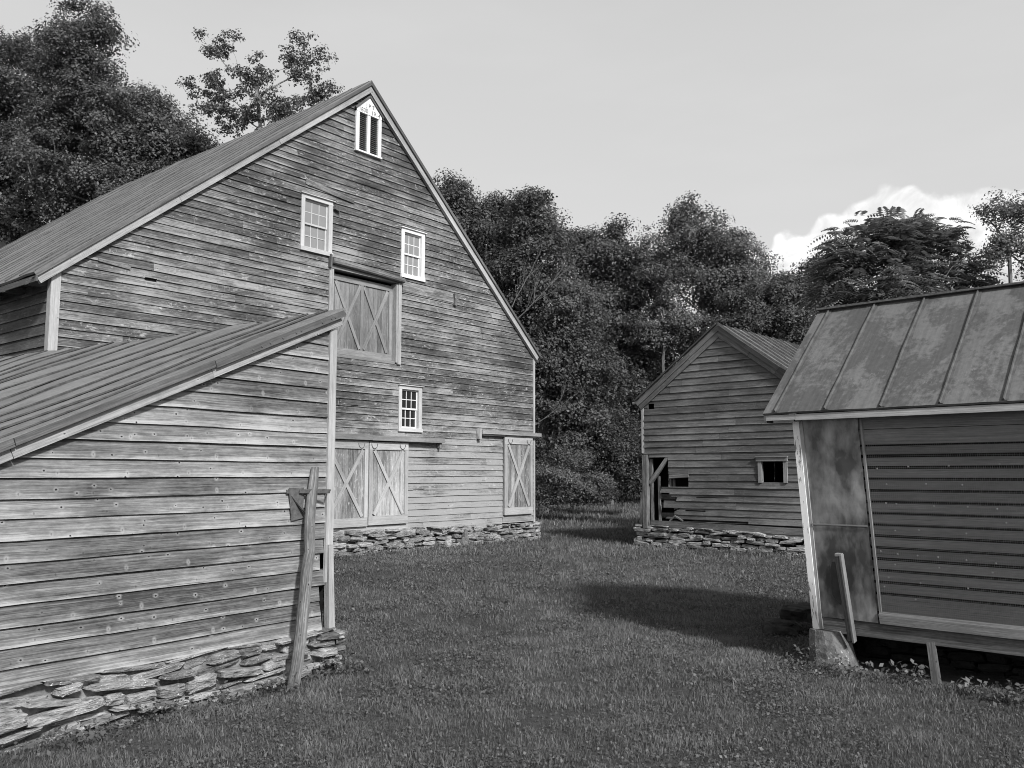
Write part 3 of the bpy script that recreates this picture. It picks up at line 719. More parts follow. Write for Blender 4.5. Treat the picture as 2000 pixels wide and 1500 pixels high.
roofplane(mb, rb, Plane((-SW-.35, 0, 2.985-(SW+.41)*ss), (0, 1, 0), dt), -.085, SL_+.1, W_, [.10, .33, .62, .99, 1.5, 1.98, 2.64, 3.15, 3.47, 3.9, 4.24, 4.85, 5.4, 5.9], sag=ssag, seed=8, wav=.022, rib_h=.016, rib_w=.015, stain_shade=.03, ns=60, ntt=30, bend=.07)
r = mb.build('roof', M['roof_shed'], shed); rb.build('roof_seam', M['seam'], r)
z_at = lambda a, dz: 2.985 + (a-.06)*ss + dz
specs = [(-.036, .052, -.092, 'fascia', 'rake_fascia', .10), (-.098, .072, -.06, 'rake', 'rake_board', .04)]
for dz, w_, y_, mt, nm, tk in specs:
    mb = MB(); cuts_ = [-SW-.3, -2.55, -1.2, .05]
    for p, q in zip(cuts_[:-1], cuts_[1:]): mb.bar((p, y_+.01, z_at(p, dz)), (q-.003, y_+.01, z_at(q, dz)), w_, .024, (0, 1, 0), jit=.004)
    mb.build(nm, M[mt], shed)
mb = MB(); mb.face([(-SW-.3, -.08, z_at(-SW-.3, -.06)), (.04, -.08, z_at(.04, -.06)), (.04, .02, z_at(.04, -.06)), (-SW-.3, .02, z_at(-SW-.3, -.06))]); mb.build('rake_soffit', M['fascia'], shed)
for x in (-.06, -.10, -.2, -.42, -.47, -.6, -.72, -.8, -.88): mb = MB(); mb.tube([(x, -.095, z_at(x, -.04)), (x, -.101, z_at(x, -.04))], [.009, .007], 7); mb.build('rake_nail', M['iron'], shed)
mb = MB(); sf = lambda a: .35+.012*fn(a*3, 2)
stones(mb, front, -SW, .0, -.06, lambda a: sf(a), seed=44, hh=(.025, .08), ww=(.12, .50), dep=(.0, .10), proud=.012, slope=.03)
stones(mb, lambda a, o, z: (.06+o*.6, a, z), -.04, 3, -.05, lambda a: .33, seed=43)
mb.box((-.14, -.11, .27), (.13, .10, .325), jit=.014)
fd = mb.build('stone_foundation', M['stone'], shed)
mb = MB(); mb.box((-SW, -.005, -.2), (.1, .3, .335)); mb.box((-.2, .3, -.2), (.09, SL_, .335)); mb.build('rubble_core', M['shed_mortar'], fd)
# iron strap and plate
mb = MB(); mb.box((-.47, -.032, 1.445), (-.0, -.024, 1.475), jit=.001)
mb.bar((-.36, -.05, 1.462), (-.13, -.15, 1.458), .032, .006, (0, 0.4, 0.1)); mb.bar((-.13, -.15, 1.458), (-.06, -.05, 1.458), .032, .006, (0, 0.4, 0.1))
mb.face([(-.455, -.034, 1.49), (-.30, -.034, 1.49), (-.30, -.034, 1.25), (-.42, -.034, 1.23)]); mb.face([(-.44, -.036, 1.44), (-.30, -.09, 1.26), (-.27, -.036, 1.26)])
mb.build('iron_bracket', M['iron'], shed)
# leaning post (its own thing)
R0 = random.Random(5)
def shw(a, o, z):   # shed wall coordinates -> world
    (ox, oy), (dx_, dy_) = SHW; return Vector((ox+a*dx_+o*dy_, oy+a*dy_-o*dx_, z))
base = shw(-.575, .26, 0)
pole = MB(); K = 10; n = 26; prev = None
p0 = Vector((0, 0, -.06)); p1 = shw(-.20, .075, 1.65)-base
for i in range(n+1):
    f = i/n; c = p0.lerp(p1, f) + Vector((.02*math.sin(f*5)+.008*fn(f*4, 1), .01*fn(f*5, 2), 0)); c.x += .012*math.exp(-((f-.62)/.04)**2)
    wr = .046*(1-.12*f)*(1+.06*fn(f*9, 3)); 
    if f > .9: wr *= 1-.25*(f-.9)/.1
    ring = []
    for j in range(K):
        t = 2*math.pi*j/K; rr = wr*(1+.10*fn(j*1.7, 7, f*1.2)); ring.append(c+Vector((math.cos(t)*rr, math.sin(t)*rr*.8, .02*fn(j*2.1, 5) if i == n else 0)))
    if prev:
        for j in range(K): pole.face([prev[j], prev[(j+1) % K], ring[(j+1) % K], ring[j]], [(f*1.7, j*.035), (f*1.7, (j+1)*.035), (f*1.7+.065, (j+1)*.035), (f*1.7+.065, j*.035)], (.5, .6))
    prev = ring
pole.face(prev); po = pole.build('leaning_post', M['post_wood']); po.location = base
look(po, 'grey weathered wooden post leaning against the right corner of the near shed', 'post')

# ================================================================== BACK BARN
back = building('small_barn', *BKW, 'small dark clapboard barn behind the right building with a broken lower left corner', 'barn')
KW, KAX, KZE, KZA = 3.58, 1.79, 3.12, 4.42; KL = 6.0
kb = gable(0, KW, KZE, KZE, KAX, KZA)
kops = [(2.60, 3.02, 1.44, 1.83), (.13, .58, 1.33, 1.93), (.60, 1.04, 1.34, 1.53), (.13, .27, 2.92, 3.03), (.13, .46, .74, 1.22), (.0, .13, .5, 1.98), (.40, 2.3, .665, .705), (.95, 1.4, .86, .885), (1.2, 1.9, 1.13, 1.145)]
def rag_b(i, l0, r0, l1, r1, z, R):
    if .62 < z < 1.33: d = R.uniform(.25, .85); l0 += d; l1 += d + R.uniform(-.03, .05)
    elif z <= .62: l0 += .1; l1 += .1
    return l0, r0, l1, r1
mb = MB(); siding(mb, front, .66, KZA-.02, .135, kb, kops, th=.018, wob=.006, seed=51, joint=2.4, ragged=rag_b, evar=.08, bulge=.008)
mb.build('gable_siding', M['back_wood'], back)
mb = MB(); mb.bar((.16, -.03, .60), (KW, -.03, .56), .12, .02, (0, 1, 0), rnd=.4); mb.bar((.5, -.02, .50), (KW, -.02, .46), .10, .02, (0, 1, 0), rnd=.25)
mb.bar((.62, -.03, 1.62), (1.05, -.03, 1.64), .10, .018, (0, 1, 0), rnd=.6, jit=.008); mb.bar((.62, -.05, 1.53), (1.06, -.05, 1.56), .07, .018, (0, 1, 0), rnd=.5, jit=.01)
mb.build('loose_board', M['back_wood'], back)
mb = MB(); backing(mb, front, kb, 1.30, KZA-.02, [(2.60, 3.02, 1.30, 1.83), (.0, 1.04, 1.30, 1.95), (.13, .27, 2.92, 3.03)], brk=(KZE,))
backing(mb, front, lambda z: (1.1, KW), .5, 1.30)
for a_, b_ in (((0, 0), (0, KL)), ((KW, 0), (KW, KL)), ((0, KL), (KW, KL))): mb.face([(a_[0], a_[1]+.02, .5), (b_[0], b_[1], .5), (b_[0], b_[1], KZE), (a_[0], a_[1]+.02, KZE)])
mb.face([(0, KL, KZE), (KW, KL, KZE), (KAX, KL, KZA)]); mb.face([(0, 0, .48), (KW, 0, .48), (KW, KL, .48), (0, KL, .48)])
mb.build('dark_backing', M['void'], back)
mb = MB(); siding(mb, lambda a, o, z: (-o, a, z), 1.98, KZE, .135, lambda z: (.0, KL), th=.018, seed=52, seg=2); siding(mb, lambda a, o, z: (-o, a, z), .55, 1.98, .135, lambda z: (.5, KL), th=.018, seed=53, seg=2); mb.build('side_siding', M['back_wood'], back)
mb = MB(); siding(mb, lambda a, o, z: (KW+o, a, z), .5, KZE, .135, lambda z: (.0, KL), th=.018, seed=54, seg=2); mb.build('side_siding', M['back_wood'], back)
mb = MB(); mb.box((-.045, -.02, 2.02), (.015, .08, KZE), jit=.003); mb.build('corner_board', M['trim'], back)
mb = MB(); mb.bar((.04, -.01, .50), (.05, -.01, 1.98), .11, .10, (0, 1, 0), rnd=.4, jit=.008); mb.bar((-.06, -.03, .55), (-.03, -.03, 1.22), .06, .04, (0, 1, 0), jit=.01)
mb.build('corner_post', M['post_wood'], back)
mb = MB()
mb.bar((.12, .03, 1.40), (.57, .02, 1.93), .075, .05, (0, 1, 0), jit=.006)
for (x, z0_, z1_, w_) in ((.155, .55, 1.9, .05), (.33, .56, 1.55, .05), (.60, 1.2, 1.52, .035), (.68, 1.1, 1.52, .04), (1.03, 1.3, 1.55, .03)): mb.bar((x, .06, z0_), (x+random.uniform(-.02, .02), .06, z1_), w_, .05, (0, 1, 0), jit=.006)
for z in (.75, .95, 1.12, 1.28): mb.bar((.14, .35, z), (1.3, .4, z+random.uniform(-.03, .03)), .1, .02, (0, 1, 0), jit=.005)
mb.bar((.60, -.02, .66), (.72, -.02, .76), .03, .02, (0, 1, 0)); mb.bar((.72, -.02, .76), (.9, -.02, .67), .03, .02, (0, 1, 0)); mb.bar((.7, .0, .9), (1.05, .0, 1.02), .03, .02, (0, 1, 0))
mb.build('wall_frame', M['post_wood'], back)
mb = MB(); a0, a1, z0, z1 = 2.51, 3.10, 1.43, 1.90
mb.box((a0+.02, -.04, z0), (a0+.09, .04, z1-.075)); mb.box((a1-.075, -.04, z0), (a1, .04, z1-.075)); mb.box((a0-.01, -.055, z1-.073), (a1+.01, .04, z1)); mb.box((a0-.02, -.075, z1+.002), (a1+.02, .0, z1+.018))
mb.build('window_frame', M['hay_brace'], back)
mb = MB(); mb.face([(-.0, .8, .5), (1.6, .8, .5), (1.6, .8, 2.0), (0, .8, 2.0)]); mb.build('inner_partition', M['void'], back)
mb = MB(); mb.bar((-.25, .0, 3.06), (.0, .0, 3.09), .05, .05, (0, 1, 0)); mb.build('plate_end', M['trim'], back)
kd0 = Vector((KAX+.14, 0, 4.50-3.09)); kd1 = Vector((-(KAX+.14), 0, 4.50-3.09))
for o_, d_ in (((-.14, 0, 3.09), kd0), ((KW+.14, 0, 3.09), kd1)):
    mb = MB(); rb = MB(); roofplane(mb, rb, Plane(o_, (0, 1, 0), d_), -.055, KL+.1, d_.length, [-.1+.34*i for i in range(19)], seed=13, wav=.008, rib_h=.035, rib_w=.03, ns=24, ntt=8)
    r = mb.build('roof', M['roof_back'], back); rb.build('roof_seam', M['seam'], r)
rakes(back, (-.14, 3.06), (KAX, 4.47), (KW+.14, 3.06), [(-.04, .09, .025, -.058, M['fascia'], 'rake_fascia'), (-.13, .10, .022, -.036, M['back_wood'], 'rake_board')], 0)
mb = MB(); stones(mb, front, -.16, KW+.2, .08, lambda a: .565-.016*a, seed=61, hh=(.03, .08), ww=(.12, .42), dep=(.0, .09)); stones(mb, lambda a, o, z: (-.08-o, a, z), 0, KL, .1, lambda a: .48, seed=62)
fd = mb.build('stone_foundation', M['stone_back'], back)
mb = MB(); mb.box((-.05, .03, -.1), (KW, .3, .44)); mb.box((-.05, .3, -.1), (.2, KL, .44)); mb.build('rubble_core', M['gap'], fd)

# ================================================================== CORN CRIB (right)
coop = building('corn_crib', *COW, 'slatted corn crib with wire mesh, sheet-metal panel and broad metal roof at the right edge', 'corn crib')
CL = 3.9; CWD = 2.2
def rec(z): return -.12*(2.06-z)/1.7      # the wall leans in towards its foot
def cl(a, o, z): return (a + .06*(2.06-z)/1.7, -(o+rec(z)), z)
def cbox(mb, a0, a1, o0, o1, z0, z1, rnd=None, jit=0.0):
    zc = (z0+z1)/2; c = Vector(cl((a0+a1)/2, (o0+o1)/2, zc)); ex = Vector((1, 0, 0)); up = (Vector(cl(0, 0, 2))-Vector(cl(0, 0, 1))).normalized(); ny = up.cross(ex).normalized()
    mb.obox(c, (ex, ny, up), ((a1-a0)/2, (o1-o0)/2, (z1-z0)/2), rnd, jit)
mb = MB(); z = .50; k = 0
while z < 1.80:
    h = .066 if k else .13
    cbox(mb, .54, CL, -.012, .012, z, z+h, jit=.002); z += h+.0255; k += 1
z += -.01
while z < 2.05: cbox(mb, .54, CL, -.012, .012, z, min(z+.12, 2.06), jit=.001); z += .124
mb.build('slat', M['coop_slat'], coop)
mb = MB()
for a in (.56, 1.3, 2.05, 2.8, 3.5): cbox(mb, a, a+.07, -.15, -.075, .42, 2.06)
mb.build('stud', M['void'], coop)  # studs coloured near-black so they sink into the gap shade
mb = MB()   # hardware cloth
sp_ = .0155; a = .57
while a < 2.9: cbox(mb, a-.0008, a+.0008, .018, .0198, .50, 1.84, .5); a += sp_
z = .50
while z < 1.84: cbox(mb, .565, 2.9, .020, .0218, z-.0008, z+.0008, .5); z += sp_
mb.build('wire_mesh', M['wire'], coop)
for (a, z) in [(.66, 1.64), (.9, 1.655), (1.2, 1.66), (1.55, 1.67), (.72, 1.515), (1.02, 1.52), (1.28, 1.515), (.7, 1.365), (.78, 1.36), (1.06, 1.35), (1.3, 1.35), (1.5, 1.34), (.75, 1.15), (.93, 1.16), (1.27, 1.15), (.62, .98), (.75, .965), (.9, .962), (1.05, .96), (1.25, .95), (1.45, .94), (.72, .88), (1.05, .88), (1.42, .87), (.66, .775), (.90, .75), (1.24, .74), (.85, .62), (.62, .70), (1.55, 1.24), (1.8, 1.1), (1.8, 1.4)]:
    mb = MB(); p = Vector(cl(a, .022, z)); mb.tube([p, p+Vector((0, -.006, 0))], [.007, .005], 8); mb.build('washer', M['washer'], coop)
# floor, other walls, end cladding
mb = MB(); z0 = .40
mb.face([cl(0, -.03, z0), cl(CL, -.03, z0), (CL, CWD, z0), (0.05, CWD, z0)])
mb.face([cl(0, -.03, z0), (.05, CWD-.1, z0), (0, CWD, 2.06), cl(0, -.03, 2.06)]); mb.face([cl(CL, -.03, z0), (CL, CWD-.1, z0), (CL, CWD, 2.06), cl(CL, -.03, 2.06)])
mb.face([(0.05, CWD-.1, z0), (CL, CWD-.1, z0), (CL, CWD, 2.06), (0, CWD, 2.06)])
mb.face([(0.0, CWD, 2.06), (0, 1.1, 3.1), cl(0, -.03, 2.06)]); mb.face([(CL, CWD, 2.06), (CL, 1.1, 3.1), cl(CL, -.03, 2.06)])
mb.face([cl(0.02, -.5, z0), cl(CL, -.5, z0), cl(CL, -.5, 2.06), cl(0.02, -.5, 2.06)])  # dark sheet set back so the slat gaps turn black
mb.build('inner_lining', M['void'], coop)
mb = MB(); siding(mb, lambda a, o, z: (-o-.005+.06*(2.06-z)/1.7, a, z), .40, 2.06, .13, lambda z: (.12*(2.06-z)/1.7, CWD), th=.016, seed=71, seg=1); siding(mb, lambda a, o, z: (-o-.005, a, z), 2.06, 3.05, .13, lambda z: (1.1*(z-2.06)/1.04, CWD-1.1*(z-2.06)/1.04), th=.016, seed=72, seg=1)
mb.build('end_siding', M['back_wood'], coop)
mb = MB(); siding(mb, lambda a, o, z: (a, CWD+o-.1*(2.06-z)/1.66, z), .42, 2.06, .13, lambda z: (.05, CL), th=.016, seed=73, seg=2); mb.build('rear_siding', M['back_wood'], coop)
# sheet metal panel in two lapped sheets, crumpled right edge
mb = MB()
for (z0, z1, oo) in ((1.17, 2.06, .028), (.405, 1.178, .024)):
    na, nz_ = 26, 34
    def q(i, j):
        a = .075+(.545-.075)*i/na; z = z0+(z1-z0)*j/nz_
        if i == na: a += .008*fn(z*9, 1)
        o = oo + .006*fn(a*4, z*3, z0) + .003*fn(a*12, z*9, z0+2) + (.012*abs(fn(z*14, 3)) if i == na else 0)
        return cl(a, o, z)
    for i in range(na):
        for j in range(nz_): mb.face([q(i, j), q(i+1, j), q(i+1, j+1), q(i, j+1)])
mb.build('sheet_metal_panel', M['sheet'], coop)
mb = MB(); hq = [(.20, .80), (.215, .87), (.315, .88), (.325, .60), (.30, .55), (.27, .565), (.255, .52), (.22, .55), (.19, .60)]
mb.face([cl(a, .0375, z) for a, z in hq]); mb.build('panel_dark_patch', M['void'], coop)  # flat dark patch lying just proud of the sheet
mb = MB(); cbox(mb, .075, .54, .036, .043, 1.172, 1.182, rnd=.9); mb.build('sheet_lap_highlight', M['washer'], coop)  # bright lip strip paints the highlight along the lap
mb = MB(); cbox(mb, .558, .578, .01, .03, .44, 2.05, jit=.002); mb.build('panel_edging', M['coop_slat'], coop)
mb = MB(); cbox(mb, -.005, .05, -.03, .045, .30, 2.05, rnd=.5, jit=.002); mb.build('corner_board', M['white'], coop)
mb = MB(); cbox(mb, .052, .078, -.02, .034, .30, 2.05, rnd=.5, jit=.002); mb.build('corner_batten', M['rake'], coop)
mb = MB(); cbox(mb, .08, CL, -.10, .018, .285, .402, rnd=.3, jit=.002); mb.build('sill_beam', M['beam'], coop)
mb = MB(); cbox(mb, .56, CL, .005, .045, .405, .478, rnd=.6, jit=.003); cbox(mb, .56, CL, .005, .036, .481, .497, rnd=.2, jit=.002); mb.build('bottom_rail', M['hay_brace'], coop)
# prop batten standing proud of the panel
mb = MB(); mb.bar((.365, -.085, .93), (.395, .045, .25), .042, .035, (0, 1, .1), rnd=.3, jit=.001); btn = mb.build('hinged_batten', M['beam'], coop)
mb = MB(); mb.bar((.394, -.088, .945), (.424, .042, .24), .014, .06, (0, 1, .1), rnd=.2, jit=.001); mb.bar((.35, -.09, .945), (.40, -.088, .945), .02, .05, (0, 1, .1), rnd=.9); mb.build('batten_edging', M['hay_brace'], btn)
# roof
ed = Vector((0, 1.25, 3.19-2.12)); ed2 = Vector((0, -1.25, 3.19-2.12))
ribs = [-.113, .328, .772, 1.216, 1.651, 2.09, 2.53, 2.97, 3.41, 3.85]
class PlaneX(Plane): pass
for o_, d_ in (((0, -.15, 2.12), ed), ((0, 2.35, 2.12), ed2)):
    mb = MB(); rb = MB(); roofplane(mb, rb, Plane(o_, (1, 0, 0), d_), -.225, CL+.22, d_.length, ribs, seed=17, wav=.008, rib_h=.022, rib_w=.012, stain_shade=.03, ns=40, ntt=16, th=.018, bend=.008)
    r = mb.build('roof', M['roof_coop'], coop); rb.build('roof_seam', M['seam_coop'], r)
mb = MB(); mb.bar((-.23, 1.10, 3.205), (CL+.22, 1.10, 3.205), .10, .016, (0, 0, 1), jit=.003); mb.build('ridge_cap', M['iron'], coop)
mb = MB(); mb.box((-.215, -.135, 2.055), (.06, -.11, 2.10), rnd=.2); mb.box((.063, -.137, 2.05), (CL+.2, -.108, 2.10), rnd=.7, jit=.002); mb.build('eave_fascia', M['trim'], coop)
mb = MB(); mb.face([(-.21, -.12, 2.095), (CL, -.12, 2.095), (CL, .1, 2.095), (-.21, .1, 2.095)]); mb.face([(-.21, -.12, 2.10), (-.21, 1.1, 3.15), (0, 1.1, 3.15), (0, -.12, 2.10)])
mb.box((-.22, -.14, 2.04), (-.20, .0, 2.11)); mb.build('soffit', M['fascia'], coop)
# pier, prop, stones below
mb = MB(); Kp = [(.03, .12), (.40, .12), (.37, -.10), (.05, -.12)]
rings = []
for zz, sx_, jx in ((-.12, 1.15, .06), (.0, 1.08, .045), (.1, 1.0, .02), (.2, .92, -.01), (.30, .75, -.04)):
    rings.append([(.04+(x-.04)*sx_ + .012*fn(x*9, zz*9), -(-.12 + y*sx_) + .012*fn(x*8, zz*7, 3) , zz) for x, y in
                  [(.04, .10), (.12, .13), (.22, .14), (.30, .13), (.36, .08), (.36, -.1), (.2, -.14), (.05, -.12)]])
for A, B in zip(rings[:-1], rings[1:]):
    for j in range(8): mb.face([A[j], A[(j+1) % 8], B[(j+1) % 8], B[j]])
mb.face(rings[-1]); mb.build('concrete_pier', M['concrete'], coop)
mb = MB(); mb.bar((.99, .11, .30), (1.045, .05, -.06), .058, .04, (0, 1, 0), rnd=.4, jit=.002); mb.build('prop', M['back_wood'], coop)
mb = MB(); stones(mb, lambda a, o, z: (a, .75-o, z), .3, CL, -.05, lambda a: .30, seed=81, hh=(.05, .09)); stones(mb, lambda a, o, z: (.12-o, a, z), .5, CWD, -.05, lambda a: .34, seed=82)
mb.box((.15, .76, -.1), (CL, .9, .36)); mb.box((.14, 1.0, -.1), (.3, CWD, .36)); mb.box((3.4, .05, -.1), (3.6, .75, .36))
mb.build('added_dark_footing', M['gap'], coop)  # added wall keeps light out underneath; near-black colour paints the shade

# ================================================================== ground
def inside(x, y, m_=0.0):
    for (o, d), (x0, x1, y0, y1) in ((PXW, (-.05, BW+.05, 0, BL)), (SHW, (-SW, .08, 0, SL_)), (BKW, (-.1, KW+.1, 0, KL)), (COW, (.05, CL, .10, CWD))):
        rx, ry = x-o[0], y-o[1]; a = rx*d[0]+ry*d[1]; b = -rx*d[1]+ry*d[0]
        if x0-m_ < a < x1+m_ and y0-m_ < b < y1+m_: return True
    return False
mb_v = []; xs = np.concatenate([np.linspace(-260, -20, 24), np.linspace(-19, 25, 110), np.linspace(26, 260, 24)]); ys = np.concatenate([np.linspace(-60, 1, 12), np.linspace(1.5, 45, 150), np.linspace(46, 500, 40)])
for y in ys:
    for x in xs: mb_v.append((x, y, G(x, y)))
nx = len(xs); fc = [(j*nx+i, j*nx+i+1, (j+1)*nx+i+1, (j+1)*nx+i) for j in range(len(ys)-1) for i in range(nx-1)]
me = bpy.data.meshes.new('ground'); me.from_pydata(mb_v, [], fc)
m, nt = newmat('turf_soil'); tco = nd(nt, 'ShaderNodeTexCoord').outputs['Object']
n1 = nz(nt, tco, .9, 5, .6); n2 = nz(nt, tco, 22, 6, .7)
col = mth(nt, 'MULTIPLY', rng(nt, n1, .3, .7, .045, .07), rng(nt, n2, .3, .7, .6, 1.4)); finish(nt, col, .95, n2, .8, .03)
me.materials.append(m); go = bpy.data.objects.new('ground', me); scn.collection.objects.link(go); look(go, kind='structure')

def fastmesh(name, V, F4, mat, tone=None, parent=None, uvaux=False):
    """V (n,3); F4 (m,4) int; tone per face"""
    me = bpy.data.meshes.new(name); nv = len(V); nf = len(F4); k = F4.shape[1]
    me.vertices.add(nv); me.vertices.foreach_set('co', V.astype(np.float32).ravel())
    me.loops.add(nf*k); me.loops.foreach_set('vertex_index', F4.astype(np.int32).ravel())
    me.polygons.add(nf); me.polygons.foreach_set('loop_start', np.arange(0, nf*k, k, dtype=np.int32))
    try: me.polygons.foreach_set('loop_total', np.full(nf, k, dtype=np.int32))
    except Exception: pass
    if tone is not None:
        at = me.attributes.new('tone', 'FLOAT', 'FACE'); at.data.foreach_set('value', tone.astype(np.float32))
    me.materials.append(mat); me.update(); me.validate()
    o = bpy.data.objects.new(name, me); scn.collection.objects.link(o)
    if parent: o.parent = parent
    return o
RG = np.random.default_rng(7)
Gv = np.vectorize(G)
def vnoise(x, y, s, sd):
    return np.array([fn(a*s, b*s, sd) for a, b in zip(x, y)])
def grass_zone(n, y0, y1, hw, h, wd, power=1.0):
    y = y0+(y1-y0)*RG.random(n)**power; half = y*.60+1.0
    x = (RG.random(n)*2-1)*half
    keep = np.array([not inside(a, b, -.03) for a, b in zip(x, y)]); x = x[keep]; y = y[keep]; n = len(x)
    pn = vnoise(x, y, .8, 3.3); p2 = vnoise(x, y, 3.1, 9.1); p3 = vnoise(x, y, .35, 5.0)
    k = RG.random(n) < np.clip(.85+1.1*p2, .25, 1); x, y, pn, p2, p3 = x[k], y[k], pn[k], p2[k], p3[k]; n = len(x)
    hh = h*(.45+.7*RG.random(n))*(1+.7*p2); tall = RG.random(n) < .012; hh[tall] *= 1.9
    az = RG.random(n)*6.283; ln = (.1+.75*RG.random(n))*hh; la = RG.random(n)*6.283
    z = Gv(x, y)
    wx = np.cos(az)*wd*.5*(.7+.6*RG.random(n)); wy = np.sin(az)*wd*.5
    lx = np.cos(la)*ln; ly = np.sin(la)*ln
    V = np.empty((n, 5, 3))
    V[:, 0] = np.c_[x-wx, y-wy, z-.01]; V[:, 1] = np.c_[x+wx, y+wy, z-.01]
    V[:, 2] = np.c_[x+wx*.8+lx*.3, y+wy*.8+ly*.3, z+hh*.55]; V[:, 3] = np.c_[x-wx*.8+lx*.3, y-wy*.8+ly*.3, z+hh*.55]
    V[:, 4] = np.c_[x+lx, y+ly, z+hh]
    b = np.arange(n)*5
    F = np.empty((n, 2, 4), dtype=np.int64); F[:, 0] = np.c_[b, b+1, b+2, b+3]; F[:, 1] = np.c_[b+3, b+2, b+4, b+4]
    tone = np.clip(.42+.4*pn+.4*p3+.5*p2+.95*(RG.random(n)-.5)+.35*tall, 0, 1)
    return V.reshape(-1, 3), F, tone
Vs, Qs, Ts, Tt = [], [], [], []; off = 0
for args in ((130000, 3.6, 6.0, 0, .036, .004), (190000, 6.0, 9.5, 0, .036, .0052), (160000, 9.5, 15, 0, .042, .0075), (90000, 15, 24, 0, .07, .014), (60000, 24, 48, 0, .12, .03)):
    V, F, t = grass_zone(*args); n = len(t)
    tri = np.empty((n, 3, 3), dtype=np.int64); b = np.arange(n)*5+off
    tri[:, 0] = np.c_[b, b+1, b+2]; tri[:, 1] = np.c_[b, b+2, b+3]; tri[:, 2] = np.c_[b+3, b+2, b+4]
    Vs.append(V); Qs.append(tri.reshape(-1, 3)); Ts.append(np.repeat(t, 3)); off += n*5
go = fastmesh('grass', np.concatenate(Vs), np.concatenate(Qs), M['grass'], np.concatenate(Ts)); look(go, kind='stuff')

def lawn_leaves(n, y0, y1, sz):
    y = y0+(y1-y0)*RG.random(n); x = (RG.random(n)*2-1)*(y*.60+1.0)
    p = vnoise(x, y, 1.3, 21.0); k = np.array([not inside(a, b, -.03) for a, b in zip(x, y)]) & (RG.random(n) < np.clip(.45+1.6*p, .08, 1)); x, y = x[k], y[k]; n = len(x)
    z = Gv(x, y)+.008+.028*RG.random(n)*(sz/.014)**.5
    N_ = RG.normal(size=(n, 3))*.5+np.array([0, 0, .9]); N_ /= np.linalg.norm(N_, axis=1)[:, None]
    return leaf_quads(np.c_[x, y, z], N_, sz*(.5+RG.random(n)), .8), np.clip(RG.normal(.42, .16, n), 0, 1)
def leaf_quads(P, Nrm, size, asp=.62, fold=0.0):
    n = len(P); t = RG.normal(size=(n, 3)); t -= Nrm*np.sum(t*Nrm, 1)[:, None]; t /= np.linalg.norm(t, axis=1)[:, None]
    b = np.cross(Nrm, t); L = size[:, None]*.5
    V = np.empty((n, 4, 3)); V[:, 0] = P-t*L; V[:, 1] = P+b*L*asp+Nrm*L*.18; V[:, 2] = P+t*L; V[:, 3] = P-b*L*asp+Nrm*L*.18
    return V.reshape(-1, 3)
A_ = [lawn_leaves(*q) for q in ((60000, 3.8, 6.5, .017), (70000, 6.5, 10, .021), (60000, 10, 17, .03))]
V = np.concatenate([a[0] for a in A_]); T = np.concatenate([a[1] for a in A_]); b = np.arange(len(T))*4
go = fastmesh('clover', V, np.c_[b, b+1, b+2, b+3], M['grass'], T); look(go, kind='stuff')

